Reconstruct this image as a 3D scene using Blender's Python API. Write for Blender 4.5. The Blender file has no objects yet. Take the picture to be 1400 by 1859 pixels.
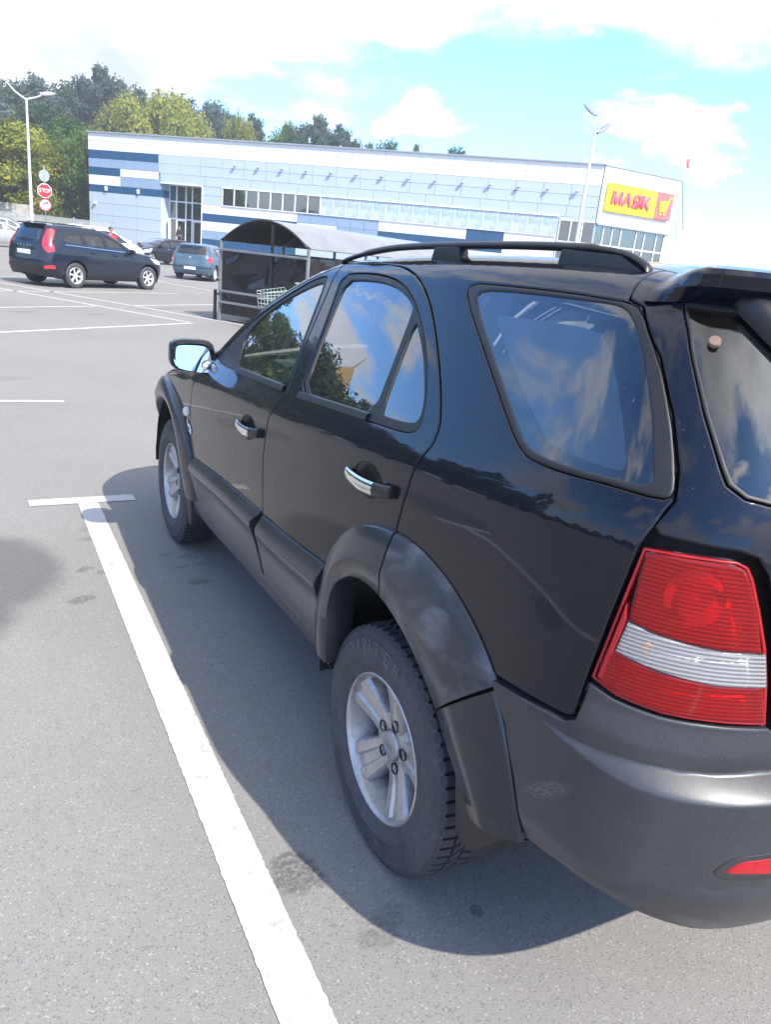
import bpy, bmesh, math, random
from mathutils import Vector, Matrix
from mathutils.geometry import delaunay_2d_cdt
from mathutils.kdtree import KDTree
random.seed(7)
sc = bpy.context.scene
COL = sc.collection
R = math.radians

# ------------------------------------------------------------------ camera
CAM = Vector((-1.880, -1.636, 1.736)); YAW, PITCH, ROLL, FPX = -.5132, -.3228, .1048, 1373.2
cf = Vector((-math.sin(YAW) * math.cos(PITCH), math.cos(YAW) * math.cos(PITCH), math.sin(PITCH)))
cr0 = Vector((math.cos(YAW), math.sin(YAW), 0)); cu0 = cr0.cross(cf)
cr = cr0 * math.cos(ROLL) + cu0 * math.sin(ROLL); cu = -cr0 * math.sin(ROLL) + cu0 * math.cos(ROLL)
cam = bpy.data.cameras.new('camera'); cam.sensor_fit = 'HORIZONTAL'; cam.sensor_width = 36
cam.lens = FPX / 1400 * 36; cam.clip_start = .05; cam.clip_end = 4000
co = bpy.data.objects.new('camera', cam); COL.objects.link(co)
m = Matrix((cr, cu, -cf)).transposed().to_4x4(); m.translation = CAM; co.matrix_world = m
sc.camera = co

# ------------------------------------------------------------------ sky and sun
CLOUD_TURN = 70
SUN_TO = Vector((-.238, .91, -1.0)).normalized()
SUN_EL = math.asin(-SUN_TO.z); SUN_AZ = math.atan2(-SUN_TO.x, -SUN_TO.y)
world = bpy.data.worlds.new('World'); sc.world = world; world.use_nodes = True
nt = world.node_tree; N = nt.nodes; N.clear(); LK = nt.links.new
def wn(t, **k):
    n = N.new(t)
    for a, b in k.items(): setattr(n, a, b)
    return n
out = wn('ShaderNodeOutputWorld'); sky = wn('ShaderNodeTexSky', sky_type='NISHITA', sun_disc=False)
sky.sun_elevation = SUN_EL; sky.sun_rotation = SUN_AZ; sky.air_density = 1.0; sky.dust_density = .25; sky.ozone_density = 3.0
bg = wn('ShaderNodeBackground'); bg.inputs[1].default_value = .15
tc = wn('ShaderNodeTexCoord'); sx = wn('ShaderNodeSeparateXYZ'); rot_ = wn('ShaderNodeMapping'); rot_.inputs['Rotation'].default_value = (0, 0, R(CLOUD_TURN)); LK(tc.outputs['Generated'], rot_.inputs[0]); LK(rot_.outputs[0], sx.inputs[0])
def wmath(op, a, b=None, c=None):
    n = wn('ShaderNodeMath', operation=op)
    for i, v in enumerate((a, b, c)):
        if v is None: continue
        if isinstance(v, (int, float)): n.inputs[i].default_value = v
        else: LK(v, n.inputs[i])
    return n.outputs[0]
zc_ = wmath('ADD', wmath('MAXIMUM', sx.outputs[2], 0.0), .24)
cx_ = wmath('DIVIDE', sx.outputs[0], zc_); cy_ = wmath('DIVIDE', sx.outputs[1], zc_)
cmb = wn('ShaderNodeCombineXYZ'); LK(cx_, cmb.inputs[0]); LK(cy_, cmb.inputs[1]); cmb.inputs[2].default_value = 3.1
def wnoise(scale, det, rough, off, dist=0.0):
    mp = wn('ShaderNodeMapping'); LK(cmb.outputs[0], mp.inputs[0]); mp.inputs['Location'].default_value = off
    n = wn('ShaderNodeTexNoise'); LK(mp.outputs[0], n.inputs['Vector'])
    n.inputs['Scale'].default_value = scale; n.inputs['Detail'].default_value = det; n.inputs['Roughness'].default_value = rough
    n.inputs['Distortion'].default_value = dist
    return n.outputs['Fac']
CLOUD_OFF = (38.657, 14.181, 1.406)
n1 = wnoise(.95, 8, .52, CLOUD_OFF, .15); n2 = wnoise(2.6, 7, .6, (1.3, 7.1, 2))
dens = wmath('ADD', n1, wmath('MULTIPLY', wmath('SUBTRACT', n2, .5), .30))
mr = wn('ShaderNodeMapRange', interpolation_type='SMOOTHSTEP'); LK(dens, mr.inputs[0])
mr.inputs[1].default_value = .468; mr.inputs[2].default_value = .575
n3 = wnoise(2.3, 8, .55, (11.3, 4.9, 6), .2)                          # scattered small cumulus
mr3 = wn('ShaderNodeMapRange', interpolation_type='SMOOTHSTEP'); LK(n3, mr3.inputs[0]); mr3.inputs[1].default_value = .545; mr3.inputs[2].default_value = .635
mask = wmath('MULTIPLY', wmath('MAXIMUM', mr.outputs[0], wmath('MULTIPLY', mr3.outputs[0], .95)), .93)
shade = wn('ShaderNodeMapRange'); LK(wmath('ADD', dens, wmath('MULTIPLY', wmath('SUBTRACT', n2, .5), .3)), shade.inputs[0])
shade.inputs[1].default_value = .54; shade.inputs[2].default_value = .74; shade.inputs[3].default_value = 4.7; shade.inputs[4].default_value = 2.5
cl = wn('ShaderNodeVectorMath', operation='SCALE'); cl.inputs[0].default_value = (.97, .985, 1.0); dt = wn('ShaderNodeVectorMath', operation='DOT_PRODUCT'); LK(tc.outputs['Generated'], dt.inputs[0]); dt.inputs[1].default_value = tuple(-SUN_TO)
glow = wmath('ADD', wmath('MULTIPLY', wmath('POWER', wmath('MAXIMUM', dt.outputs['Value'], 0.0), 9.0), 2.2), 1.0)     # clouds near the sun are brighter
LK(wmath('MULTIPLY', shade.outputs[0], glow), cl.inputs['Scale'])
mx = wn('ShaderNodeMix', data_type='RGBA'); LK(mask, mx.inputs[0]); tint = wn('ShaderNodeVectorMath', operation='MULTIPLY'); LK(sky.outputs[0], tint.inputs[0]); tint.inputs[1].default_value = (.68, 1.05, 1.42); LK(tint.outputs[0], mx.inputs[6]); LK(cl.outputs[0], mx.inputs[7])
LK(mx.outputs[2], bg.inputs[0]); LK(bg.outputs[0], out.inputs[0])
sl = bpy.data.lights.new('sun', 'SUN'); sl.energy = 3.9; sl.angle = R(.53); sl.color = (1.0, .925, .81)
so = bpy.data.objects.new('sun', sl); COL.objects.link(so); so.rotation_euler = SUN_TO.to_track_quat('-Z', 'Y').to_euler()
so.location = (6, -20, 24)
vs = sc.view_settings; vs.view_transform = 'Standard'; vs.look = 'None'; vs.exposure = 1.22; vs.gamma = 1.0; vs.use_curve_mapping = False
sc.cycles.max_bounces = 8; sc.cycles.transparent_max_bounces = 12; sc.cycles.use_denoising = True

# ------------------------------------------------------------------ materials
MATS = {}
class NT:
    def __init__(s, name):
        s.m = bpy.data.materials.new(name); s.m.use_nodes = True; s.t = s.m.node_tree; s.t.nodes.clear()
        s.out = s.n('ShaderNodeOutputMaterial')
    def n(s, t, **k):
        n = s.t.nodes.new(t)
        for a, b in k.items(): setattr(n, a, b)
        return n
    def l(s, a, b): s.t.links.new(a, b)
    def co(s, which='Object'): return s.n('ShaderNodeTexCoord').outputs[which]
    def noise(s, vec, scale, det=3, rough=.5, dist=0):
        n = s.n('ShaderNodeTexNoise'); s.l(vec, n.inputs['Vector']); n.inputs['Scale'].default_value = scale
        n.inputs['Detail'].default_value = det; n.inputs['Roughness'].default_value = rough; n.inputs['Distortion'].default_value = dist
        return n.outputs['Fac']
    def rng(s, v, a, b, c=0., d=1., smooth=False):
        n = s.n('ShaderNodeMapRange', interpolation_type='SMOOTHSTEP' if smooth else 'LINEAR'); s.l(v, n.inputs[0])
        for i, q in enumerate((a, b, c, d)): n.inputs[1 + i].default_value = q
        return n.outputs[0]
    def math(s, op, a, b=None):
        n = s.n('ShaderNodeMath', operation=op)
        for i, v in enumerate((a, b)):
            if v is None: continue
            if isinstance(v, (int, float)): n.inputs[i].default_value = v
            else: s.l(v, n.inputs[i])
        return n.outputs[0]
    def mix(s, f, a, b):
        n = s.n('ShaderNodeMix', data_type='RGBA')
        for i, v in ((0, f), (6, a), (7, b)):
            if isinstance(v, (int, float)): n.inputs[i].default_value = v
            elif isinstance(v, tuple): n.inputs[i].default_value = v + (1,) if len(v) == 3 else v
            else: s.l(v, n.inputs[i])
        return n.outputs[2]
    def bump(s, h, strength, dist):
        b = s.n('ShaderNodeBump'); b.inputs['Strength'].default_value = strength; b.inputs['Distance'].default_value = dist; s.l(h, b.inputs['Height'])
        return b.outputs[0]
    def bsdf(s, col=None, rough=.5, metal=0, coat=0, coat_rough=.03, spec=.5, normal=None):
        b = s.n('ShaderNodeBsdfPrincipled')
        if isinstance(col, tuple): b.inputs['Base Color'].default_value = col + (1,)
        elif col is not None: s.l(col, b.inputs['Base Color'])
        if isinstance(rough, (int, float)): b.inputs['Roughness'].default_value = rough
        else: s.l(rough, b.inputs['Roughness'])
        b.inputs['Metallic'].default_value = metal; b.inputs['Coat Weight'].default_value = coat
        b.inputs['Coat Roughness'].default_value = coat_rough; b.inputs['Specular IOR Level'].default_value = spec
        if normal is not None: s.l(normal, b.inputs['Normal'])
        s.l(b.outputs[0], s.out.inputs[0])
        return b
def pmat(name, col, rough=.5, metal=0, var=.15, scale=6, bump=0, bscale=120, coat=0, spec=.5, dirt=None):
    if name in MATS: return MATS[name]
    t = NT(name); c = t.co()
    f = t.noise(c, scale, 4, .6)
    lo = tuple(x * (1 - var) for x in col); hi = tuple(min(x * (1 + var), 1) for x in col)
    colr = t.mix(t.rng(f, .3, .7), lo, hi)
    if dirt: colr = t.mix(t.math('MULTIPLY', t.rng(t.noise(c, scale * 2.3, 5, .65), .52, .75), dirt[1]), colr, dirt[0])
    nr = t.bump(t.noise(c, bscale, 3), bump, .002) if bump else None
    rg = t.rng(f, .3, .7, rough * .85, min(rough * 1.15, 1))
    t.bsdf(colr, rg, metal, coat, .03, spec, nr)
    MATS[name] = t.m
    return t.m
def glass_mat(name, tint, refl=1.0, ior=1.5, dust=.0, rough=0.0):
    """see-through pane: reflects by Fresnel, lets tinted light through"""
    if name in MATS: return MATS[name]
    t = NT(name); c = t.co()
    fr = t.n('ShaderNodeFresnel'); fr.inputs[0].default_value = ior
    tr = t.n('ShaderNodeBsdfTransparent'); tr.inputs[0].default_value = tint + (1,)
    gl = t.n('ShaderNodeBsdfGlossy'); gl.inputs['Roughness'].default_value = rough; gl.inputs[0].default_value = (refl, refl, refl, 1)
    mx = t.n('ShaderNodeMixShader'); t.l(t.math('MINIMUM', t.math('MULTIPLY', fr.outputs[0], 2.3), 1.0), mx.inputs[0]); t.l(tr.outputs[0], mx.inputs[1]); t.l(gl.outputs[0], mx.inputs[2])
    if dust:
        df = t.n('ShaderNodeBsdfDiffuse'); df.inputs[0].default_value = (.35, .34, .32, 1)
        m2 = t.n('ShaderNodeMixShader'); d1 = t.rng(t.noise(c, 900, 2), .69, .74); d2 = t.rng(t.noise(c, 3, 4), .3, .8, .004, .03)
        t.l(t.math('MULTIPLY', t.math('ADD', t.math('MULTIPLY', d1, .35), d2), dust), m2.inputs[0]); t.l(mx.outputs[0], m2.inputs[1]); t.l(df.outputs[0], m2.inputs[2])
        t.l(m2.outputs[0], t.out.inputs[0])
    else: t.l(mx.outputs[0], t.out.inputs[0])
    MATS[name] = t.m
    return t.m

# ------------------------------------------------------------------ object helpers
def tag(o, label=None, cat=None, group=None, kind=None):
    if label: o['label'] = label
    if cat: o['category'] = cat
    if group: o['group'] = group
    if kind: o['kind'] = kind
    return o
def empty(name, loc=(0, 0, 0), rz=0, label=None, cat=None, group=None):
    o = bpy.data.objects.new(name, None); COL.objects.link(o); o.location = loc; o.rotation_euler = (0, 0, rz); o.empty_display_size = .2
    return tag(o, label, cat, group)
def mobj(name, me, mat=None, parent=None):
    o = bpy.data.objects.new(name, me); COL.objects.link(o)
    if mat is not None and not me.materials: me.materials.append(mat)
    if parent is not None: o.parent = parent
    return o
class MB:
    def __init__(s): s.v = []; s.f = []
    def add(s, vs, fs):
        k = len(s.v); s.v += [tuple(v) for v in vs]; s.f += [tuple(i + k for i in f) for f in fs]; return s
    def box(s, c, d, rz=0, M=None):
        hx, hy, hz = d[0] / 2, d[1] / 2, d[2] / 2
        vs = [Vector((x, y, z)) for x in (-hx, hx) for y in (-hy, hy) for z in (-hz, hz)]
        if rz: rm = Matrix.Rotation(rz, 3, 'Z'); vs = [rm @ v for v in vs]
        if M is not None: vs = [M @ v for v in vs]
        vs = [v + Vector(c) for v in vs]
        return s.add(vs, [(0, 1, 3, 2), (4, 6, 7, 5), (0, 4, 5, 1), (2, 3, 7, 6), (0, 2, 6, 4), (1, 5, 7, 3)])
    def tube(s, pts, rad, n=8, caps=True):
        pts = [Vector(p) for p in pts]; rs = rad if isinstance(rad, (list, tuple)) else [rad] * len(pts)
        rings = []
        for i, p in enumerate(pts):
            d = (pts[min(i + 1, len(pts) - 1)] - pts[max(i - 1, 0)]).normalized()
            a = d.cross(Vector((0, 0, 1)))
            if a.length < .05: a = d.cross(Vector((1, 0, 0)))
            a.normalize(); b = d.cross(a)
            rings.append([p + (a * math.cos(2 * math.pi * k / n) + b * math.sin(2 * math.pi * k / n)) * rs[i] for k in range(n)])
        vs = [v for r in rings for v in r]; fs = []
        for i in range(len(rings) - 1):
            for k in range(n): fs.append((i * n + k, i * n + (k + 1) % n, (i + 1) * n + (k + 1) % n, (i + 1) * n + k))
        if caps: fs += [tuple(range(n - 1, -1, -1)), tuple((len(rings) - 1) * n + k for k in range(n))]
        return s.add(vs, fs)
    def lathe(s, prof, axis='X', n=48, c=(0, 0, 0), close=False):
        """profile of (along, radius) pairs turned about an axis through c"""
        vs = []; fs = []
        for a, r in prof:
            for k in range(n):
                t = 2 * math.pi * k / n
                p = {'X': (a, r * math.cos(t), r * math.sin(t)), 'Z': (r * math.cos(t), r * math.sin(t), a), 'Y': (r * math.sin(t), a, r * math.cos(t))}[axis]
                vs.append((p[0] + c[0], p[1] + c[1], p[2] + c[2]))
        m = len(prof)
        for i in range(m - 1 if not close else m):
            j = (i + 1) % m
            for k in range(n): fs.append((i * n + k, i * n + (k + 1) % n, j * n + (k + 1) % n, j * n + k))
        return s.add(vs, fs)
    def grid(s, rows):
        n = len(rows[0]); vs = [p for r in rows for p in r]; fs = []
        for i in range(len(rows) - 1):
            for k in range(n - 1): fs.append((i * n + k, i * n + k + 1, (i + 1) * n + k + 1, (i + 1) * n + k))
        return s.add(vs, fs)
    def prism(s, poly, d0, d1, M):
        """2D polygon (a, b) pushed from d0 to d1 along the third axis of M"""
        n = len(poly); vs = [M @ Vector((a, b, d0)) for a, b in poly] + [M @ Vector((a, b, d1)) for a, b in poly]
        fs = [tuple(range(n - 1, -1, -1)), tuple(range(n, 2 * n))] + [(i, (i + 1) % n, n + (i + 1) % n, n + i) for i in range(n)]
        return s.add(vs, fs)
    def mesh(s, name, smooth=False, angle=None, fix=True):
        me = bpy.data.meshes.new(name); me.from_pydata(s.v, [], s.f)
        if fix:
            bm = bmesh.new(); bm.from_mesh(me); bmesh.ops.recalc_face_normals(bm, faces=bm.faces); bm.to_mesh(me); bm.free()
        if smooth:
            me.polygons.foreach_set('use_smooth', [True] * len(me.polygons))
            if angle: me.set_sharp_from_angle(angle=R(angle))
        me.update()
        return me
    def build(s, name, mat, parent=None, smooth=False, angle=None, bevel=0, seg=1, fix=True, mirror_x=False):
        if mirror_x: s.v = [(-x, y, z) for x, y, z in s.v]
        me = s.mesh(name, smooth, angle, fix)
        if bevel:
            bm = bmesh.new(); bm.from_mesh(me)
            bmesh.ops.bevel(bm, geom=[e for e in bm.edges if len(e.link_faces) == 2 and e.calc_face_angle(0) > .5], offset=bevel, segments=seg, affect='EDGES', profile=.6)
            bm.to_mesh(me); bm.free()
            if seg > 1 or smooth:
                me.polygons.foreach_set('use_smooth', [True] * len(me.polygons)); me.set_sharp_from_angle(angle=R(40))
        return mobj(name, me, mat, parent)
def text_mesh(txt, size, depth=.004, bold=0.):
    cu_ = bpy.data.curves.new('lettering', 'FONT'); cu_.body = txt; cu_.size = size; cu_.extrude = depth; cu_.align_x = 'CENTER'; cu_.align_y = 'CENTER'
    cu_.resolution_u = 2; cu_.offset = bold
    o = bpy.data.objects.new('lettering', cu_); COL.objects.link(o)
    dg = bpy.context.evaluated_depsgraph_get(); dg.update()
    me = bpy.data.meshes.new_from_object(o.evaluated_get(dg)); bpy.data.objects.remove(o); bpy.data.curves.remove(cu_)
    return me
def text_obj(name, txt, size, depth, mat, parent, M, bold=0):
    me = text_mesh(txt, size, depth); me.transform(M); me.materials.clear()
    return mobj(name, me, mat, parent)
def copy_tree(o, parent=None):
    c = o.copy(); COL.objects.link(c); c.parent = parent
    for ch in list(o.children): copy_tree(ch, c)
    return c
# ------------------------------------------------------------------ car body surfaces
def lerp_tab(t, tab):
    if t <= tab[0][0]: return tab[0][1]
    for (a, b), (c, d) in zip(tab, tab[1:]):
        if t <= c: return b + (d - b) * (t - a) / (c - a)
    return tab[-1][1]
def smooth_tab(t, tab):
    n = len(tab)
    if t <= tab[0][0]: return tab[0][1]
    if t >= tab[-1][0]: return tab[-1][1]
    for i in range(n - 1):
        x1 = tab[i + 1][0]
        if t <= x1:
            x0, y0 = tab[i]; y1 = tab[i + 1][1]
            h = x1 - x0; s = (t - x0) / h; d = (y1 - y0) / h
            m0 = d if i == 0 else .5 * (d + (y0 - tab[i-1][1]) / (x0 - tab[i-1][0]))
            m1 = d if i == n - 2 else .5 * (d + (tab[i+2][1] - y1) / (tab[i+2][0] - x1))
            s2 = s * s; s3 = s2 * s
            return (2*s3-3*s2+1)*y0 + (s3-2*s2+s)*h*m0 + (-2*s3+3*s2)*y1 + (s3-s2)*h*m1
def smin(a, b, k):
    h = max(k - abs(a - b), 0.0) / k
    return min(a, b) - h * h * k * .25
class Surf:
    """half a car body: u runs forward along the side (u = y there) and round both ends, v up the side (v = z there) and over the top"""
    def __init__(s, zedge, crease, belt, wlow, yr, yf, rr, y0r, y0f, lr=1.05, lf=1.0, ns=4.2, nf=3.0, lean=.36, shoulder=.5, taper=(1.6, .012), crown=(1.0, .03, .08), tail=-.75):
        s.__dict__.update(locals()); s.cache = {}
    def side_w(s, y, z):
        a = smooth_tab(z, s.wlow)
        if z > s.wlow[-1][0]: a -= (z - s.wlow[-1][0]) * .12
        zc = smooth_tab(y, s.crease); zb = smooth_tab(y, s.belt); wc = smooth_tab(zc, s.wlow)
        r = smin(a, wc - s.shoulder * (z - zc) + .002, .014)
        if z > zc - .05:
            wb = wc - s.shoulder * (zb - zc)
            r = smin(r, wb + .012 - s.lean * (z - zb) - .10 * max(z - zb, 0) ** 2, .012)
        return r - s.taper[1] * max(0, y - s.taper[0]) ** 2
    def cap(s, ys):
        k = round(ys, 5)
        if k in s.cache: return s.cache[k]
        ze = smooth_tab(ys, s.zedge); r = lerp_tab(ys, s.rr); z1 = ze - r
        x0 = s.side_w(ys, z1); sl = max((x0 - s.side_w(ys, z1 - .03)) / .03, -.75)
        ex = x0 + sl * r; t = min(max((ys - s.crown[0]) / .5, 0), 1); cr_ = s.crown[1] + (s.crown[2] - s.crown[1]) * t
        xq = ex - r; kk = cr_ / (xq * xq + 2 * xq * r)
        res = (z1, r, x0, ex, ze, xq, kk, ze + cr_, 1.7 * r)
        s.cache[k] = res
        return res
    def vmax(s, u):
        c = s.cap(max(u, s.tail)); return c[0] + c[8] + c[5]
    def section(s, ys, v):
        z1, r, x0, ex, ze, xq, k, zc, L = s.cap(ys)
        if v <= z1: return s.side_w(ys, v), v
        t = (v - z1) / L
        if t <= 1: return (1-t)**2*x0 + 2*t*(1-t)*ex + t*t*xq, (1-t)**2*z1 + 2*t*(1-t)*ze + t*t*(zc - k*xq*xq)
        x = max(xq - (v - z1 - L), 0.0)
        return x, zc - k * x * x
    def p(s, u, v):
        if u < s.y0r:
            th = min((s.y0r - u) / s.lr, 1.0) * math.pi / 2; x, z = s.section(max(u, s.tail), v)
            c, q = math.cos(th), math.sin(th); rr = 1 / (c**s.ns + q**s.ns) ** (1 / s.ns)
            return Vector((-x*rr*c, s.y0r + (smooth_tab(v, s.yr) - s.y0r)*rr*q, z))
        if u > s.y0f:
            th = min((u - s.y0f) / s.lf, 1.0) * math.pi / 2; x, z = s.section(u, v)
            c, q = math.cos(th), math.sin(th); rr = 1 / (c**s.nf + q**s.nf) ** (1 / s.nf)
            return Vector((-x*rr*c, s.y0f + (smooth_tab(v, s.yf) - s.y0f)*rr*q, z))
        x, z = s.section(u, v)
        return Vector((-x, u, z))
    def n(s, u, v, P=None, e=.004):
        P = P or s.p
        a = P(max(u - e, s.y0r - s.lr), v); b = P(min(u + e, s.y0f + s.lf), v)
        n = (P(u, v + e) - P(u, v - e)).cross(b - a)
        return n.normalized() if n.length > 1e-12 else Vector((0, 0, 1))
def resample(poly, step, closed=True):
    o = []; n = len(poly)
    for i in range(n if closed else n - 1):
        a, b = poly[i], poly[(i + 1) % n]; k = max(1, int(math.ceil(math.dist(a, b) / step)))
        o += [(a[0] + (b[0]-a[0])*j/k, a[1] + (b[1]-a[1])*j/k) for j in range(k)]
    if not closed: o.append(poly[-1])
    return o
def crv(pts, sub=4, closed=False):
    """Catmull-Rom through points"""
    o = []; n = len(pts)
    for i in range(n if closed else n - 1):
        if closed: p0, p1, p2, p3 = pts[i-1], pts[i], pts[(i+1) % n], pts[(i+2) % n]
        else: p0, p1, p2, p3 = pts[max(i-1, 0)], pts[i], pts[i+1], pts[min(i+2, n-1)]
        for j in range(sub):
            t = j / sub
            o.append(tuple(.5*((2*b) + (c-a)*t + (2*a-5*b+4*c-d)*t*t + (-a+3*b-3*c+d)*t**3) for a, b, c, d in zip(p0, p1, p2, p3)))
    if not closed: o.append(tuple(pts[-1]))
    return o
def chaikin(pts, n=2):
    for _ in range(n):
        o = []
        for i in range(len(pts)):
            a, b = pts[i], pts[(i+1) % len(pts)]
            o += [(a[0]*.75+b[0]*.25, a[1]*.75+b[1]*.25), (a[0]*.25+b[0]*.75, a[1]*.25+b[1]*.75)]
        pts = o
    return pts
def rcorner(pts, r):
    """round every corner of a polygon by about r"""
    o = []; n = len(pts)
    for i in range(n):
        a, b, c = Vector(pts[i-1]), Vector(pts[i]), Vector(pts[(i+1) % n])
        d1 = (a - b); d2 = (c - b); k1 = min(r/d1.length, .4); k2 = min(r/d2.length, .4)
        p, q = b + d1*k1, b + d2*k2; m_ = (p + q)*.25 + b*.5
        o += [tuple(p), tuple(m_), tuple(q)]
    return o
def area(p): return .5 * sum(p[i][0]*p[(i+1) % len(p)][1] - p[(i+1) % len(p)][0]*p[i][1] for i in range(len(p)))
def inset(poly, d):
    """move a counter-clockwise closed polyline inwards by d"""
    n = len(poly); o = []
    for i in range(n):
        a, b, c = poly[i-1], poly[i], poly[(i+1) % n]
        e1 = Vector((b[0]-a[0], b[1]-a[1])); e2 = Vector((c[0]-b[0], c[1]-b[1]))
        if e1.length < 1e-9: e1 = e2
        if e2.length < 1e-9: e2 = e1
        e1.normalize(); e2.normalize(); n1 = Vector((-e1.y, e1.x)); n2 = Vector((-e2.y, e2.x)); m_ = n1 + n2
        if m_.length < 1e-6: m_ = n1
        m_.normalize(); k = min(1 / max(m_.dot(n1), .4), 2)
        o.append((b[0] + m_.x*d*k, b[1] + m_.y*d*k))
    return o
def inside(pt, poly):
    x, y = pt; r = False; j = len(poly) - 1
    for i in range(len(poly)):
        xi, yi = poly[i]; xj, yj = poly[j]
        if (yi > y) != (yj > y) and x < (xj-xi)*(y-yi)/(yj-yi)+xi: r = not r
        j = i
    return r
class Inside:
    """point-in-polygon with edges bucketed by height"""
    def __init__(s, poly, nb=64):
        ys = [p[1] for p in poly]; s.y0, s.y1 = min(ys), max(ys); s.h = (s.y1 - s.y0) / nb or 1; s.nb = nb; s.b = [[] for _ in range(nb)]
        for i in range(len(poly)):
            a, b = poly[i-1], poly[i]
            lo = int((min(a[1], b[1]) - s.y0) / s.h); hi = int((max(a[1], b[1]) - s.y0) / s.h)
            for k in range(max(lo, 0), min(hi, nb-1) + 1): s.b[k].append((a, b))
    def __call__(s, pt):
        x, y = pt
        if y < s.y0 or y > s.y1: return False
        r = False
        for (xj, yj), (xi, yi) in s.b[min(int((y - s.y0) / s.h), s.nb-1)]:
            if (yi > y) != (yj > y) and x < (xj-xi)*(y-yi)/(yj-yi)+xi: r = not r
        return r
def panel(name, S, poly, mat, parent, holes=(), res=.035, off=0., gap=.0025, bev=.004, depth=.014, dfun=None, mirror=False, sym=False, feats=(), wall=True):
    """one sheet of bodywork cut out of a body surface, with rolled edges and real thickness"""
    P = S.p
    if dfun or off:
        def P(u, v):
            return S.p(u, v) + S.n(u, v) * (off + (dfun(u, v) if dfun else 0))
    umin, umax = S.y0r - S.lr, S.y0f + S.lf
    def cen(u, v): return u <= umin + 1e-3 or u >= umax - 1e-3 or v >= S.vmax(u) - 2e-3
    rings = []; pts = []; edges = []; walls = []; drop = {}
    def ring(pl, sgn):
        pl = resample(pl, res)
        if area(pl) < 0: pl = pl[::-1]
        r0 = inset(pl, gap * sgn); r1 = inset(pl, (gap + bev) * sgn); r2 = inset(pl, (gap + max(bev, .003)) * sgn)
        if sym:
            def fixc(r):
                o = []
                for (u, v), (a, b) in zip(pl, r):
                    if u <= umin + 1e-3: a = umin
                    if u >= umax - 1e-3: a = umax
                    if v >= S.vmax(u) - 2e-3: b = S.vmax(a)
                    o.append((a, b))
                return o
            r0 = fixc(r0); r1 = fixc(r1)
        return r0, r1, r2
    outer = ring(poly, 1); hs = [ring(h, -1) for h in holes]
    def addring(r, dr):
        k = len(pts); n = len(r)
        for i, q in enumerate(r):
            pts.append(q)
            if dr: drop[k + i] = dr
            edges.append((k + i, k + (i+1) % n))
        return list(range(k, k + n))
    wr = [(addring(outer[0], 1), 1)]
    if bev > 0: addring(outer[1], 0)
    for h in hs:
        wr.append((addring(h[0], 1), -1))
        if bev > 0: addring(h[1], 0)
    kd = KDTree(len(pts))
    for i, q in enumerate(pts): kd.insert((q[0], q[1], 0), i)
    kd.balance()
    tin = Inside(outer[1] if bev > 0 else outer[0]); tout = [Inside(h[1] if bev > 0 else h[0]) for h in hs]
    us = [q[0] for q in outer[0]]; vs_ = [q[1] for q in outer[0]]
    cand = []
    nu = int((max(us)-min(us))/res)+1; nv = int((max(vs_)-min(vs_))/res)+1
    for i in range(nu+1):
        u = min(us) + (max(us)-min(us))*i/max(nu, 1)
        for j in range(nv+1): cand.append((u, min(vs_) + (max(vs_)-min(vs_))*(j + .5*(i % 2))/max(nv, 1), .55))
        for f in feats:
            b = smooth_tab(u, f[0])
            for d in f[1]: cand.append((u, b + d, .12))
    for u, v, kf in cand:
        if tin((u, v)) and not any(t((u, v)) for t in tout):
            if kd.find((u, v, 0))[2] > res*kf: pts.append((u, v))
    vo, eo, fo, ov, oe, of = delaunay_2d_cdt([Vector(q) for q in pts], edges, [], 0, 1e-7)
    org = {}
    for i, l in enumerate(ov):
        for k in l: org[k] = i
    dr2 = {org[k] for k in drop if k in org}
    t0 = Inside(outer[0]); th = [Inside(h[0]) for h in hs]
    verts = []; norms = []; cmap = []
    for i, q in enumerate(vo):
        u, v = q; n = S.n(u, v, P); p = P(u, v)
        if cen(u, v):
            n = Vector((0, n.y, n.z)).normalized() if n.yz.length > 1e-6 else n
            if sym: p.x = 0
        elif i in dr2 and bev > 0: p = p - n * bev * .75
        verts.append(p); norms.append(n)
    faces = []
    for f in fo:
        c = (sum(vo[i][0] for i in f)/len(f), sum(vo[i][1] for i in f)/len(f))
        if t0(c) and not any(t(c) for t in th): faces.append(tuple(f))
    # edge walls
    for (idx, sg), src in zip(wr, [outer] + hs):
        ids = [org[k] for k in idx]; n = len(ids)
        tl = {}
        for i in range(n):
            o_ = S.p(*src[0][i]) - S.p(*src[2][i])
            tl[ids[i]] = o_.normalized() if o_.length > 1e-9 else Vector((0, 0, 1))
        if wall:
            k = len(verts)
            for i in range(n):
                b = ids[i]; o_ = tl[b]
                verts.append(verts[b].copy()); norms.append(o_)
                verts.append(verts[b] - S.n(vo[b][0], vo[b][1]) * depth); norms.append(o_)
            for i in range(n):
                j = (i+1) % n
                if sym and cen(*vo[ids[i]]) and cen(*vo[ids[j]]): continue
                q = (k+2*i, k+2*i+1, k+2*j+1, k+2*j)
                faces.append(q if sg > 0 else q[::-1])
        if bev > 0:
            for i, o_ in tl.items():
                if not cen(*vo[i]): norms[i] = (norms[i]*.75 + o_*.65).normalized()
    # face orientation against normals
    ff = []
    for f in faces:
        a, b, c = verts[f[0]], verts[f[1]], verts[f[2]]
        g = (b-a).cross(c-a)
        ff.append(f if g.dot(norms[f[0]] + norms[f[1]] + norms[f[2]]) >= 0 else f[::-1])
    if mirror and not sym:
        verts = [Vector((-v.x, v.y, v.z)) for v in verts]; norms = [Vector((-n.x, n.y, n.z)) for n in norms]; ff = [f[::-1] for f in ff]
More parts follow.
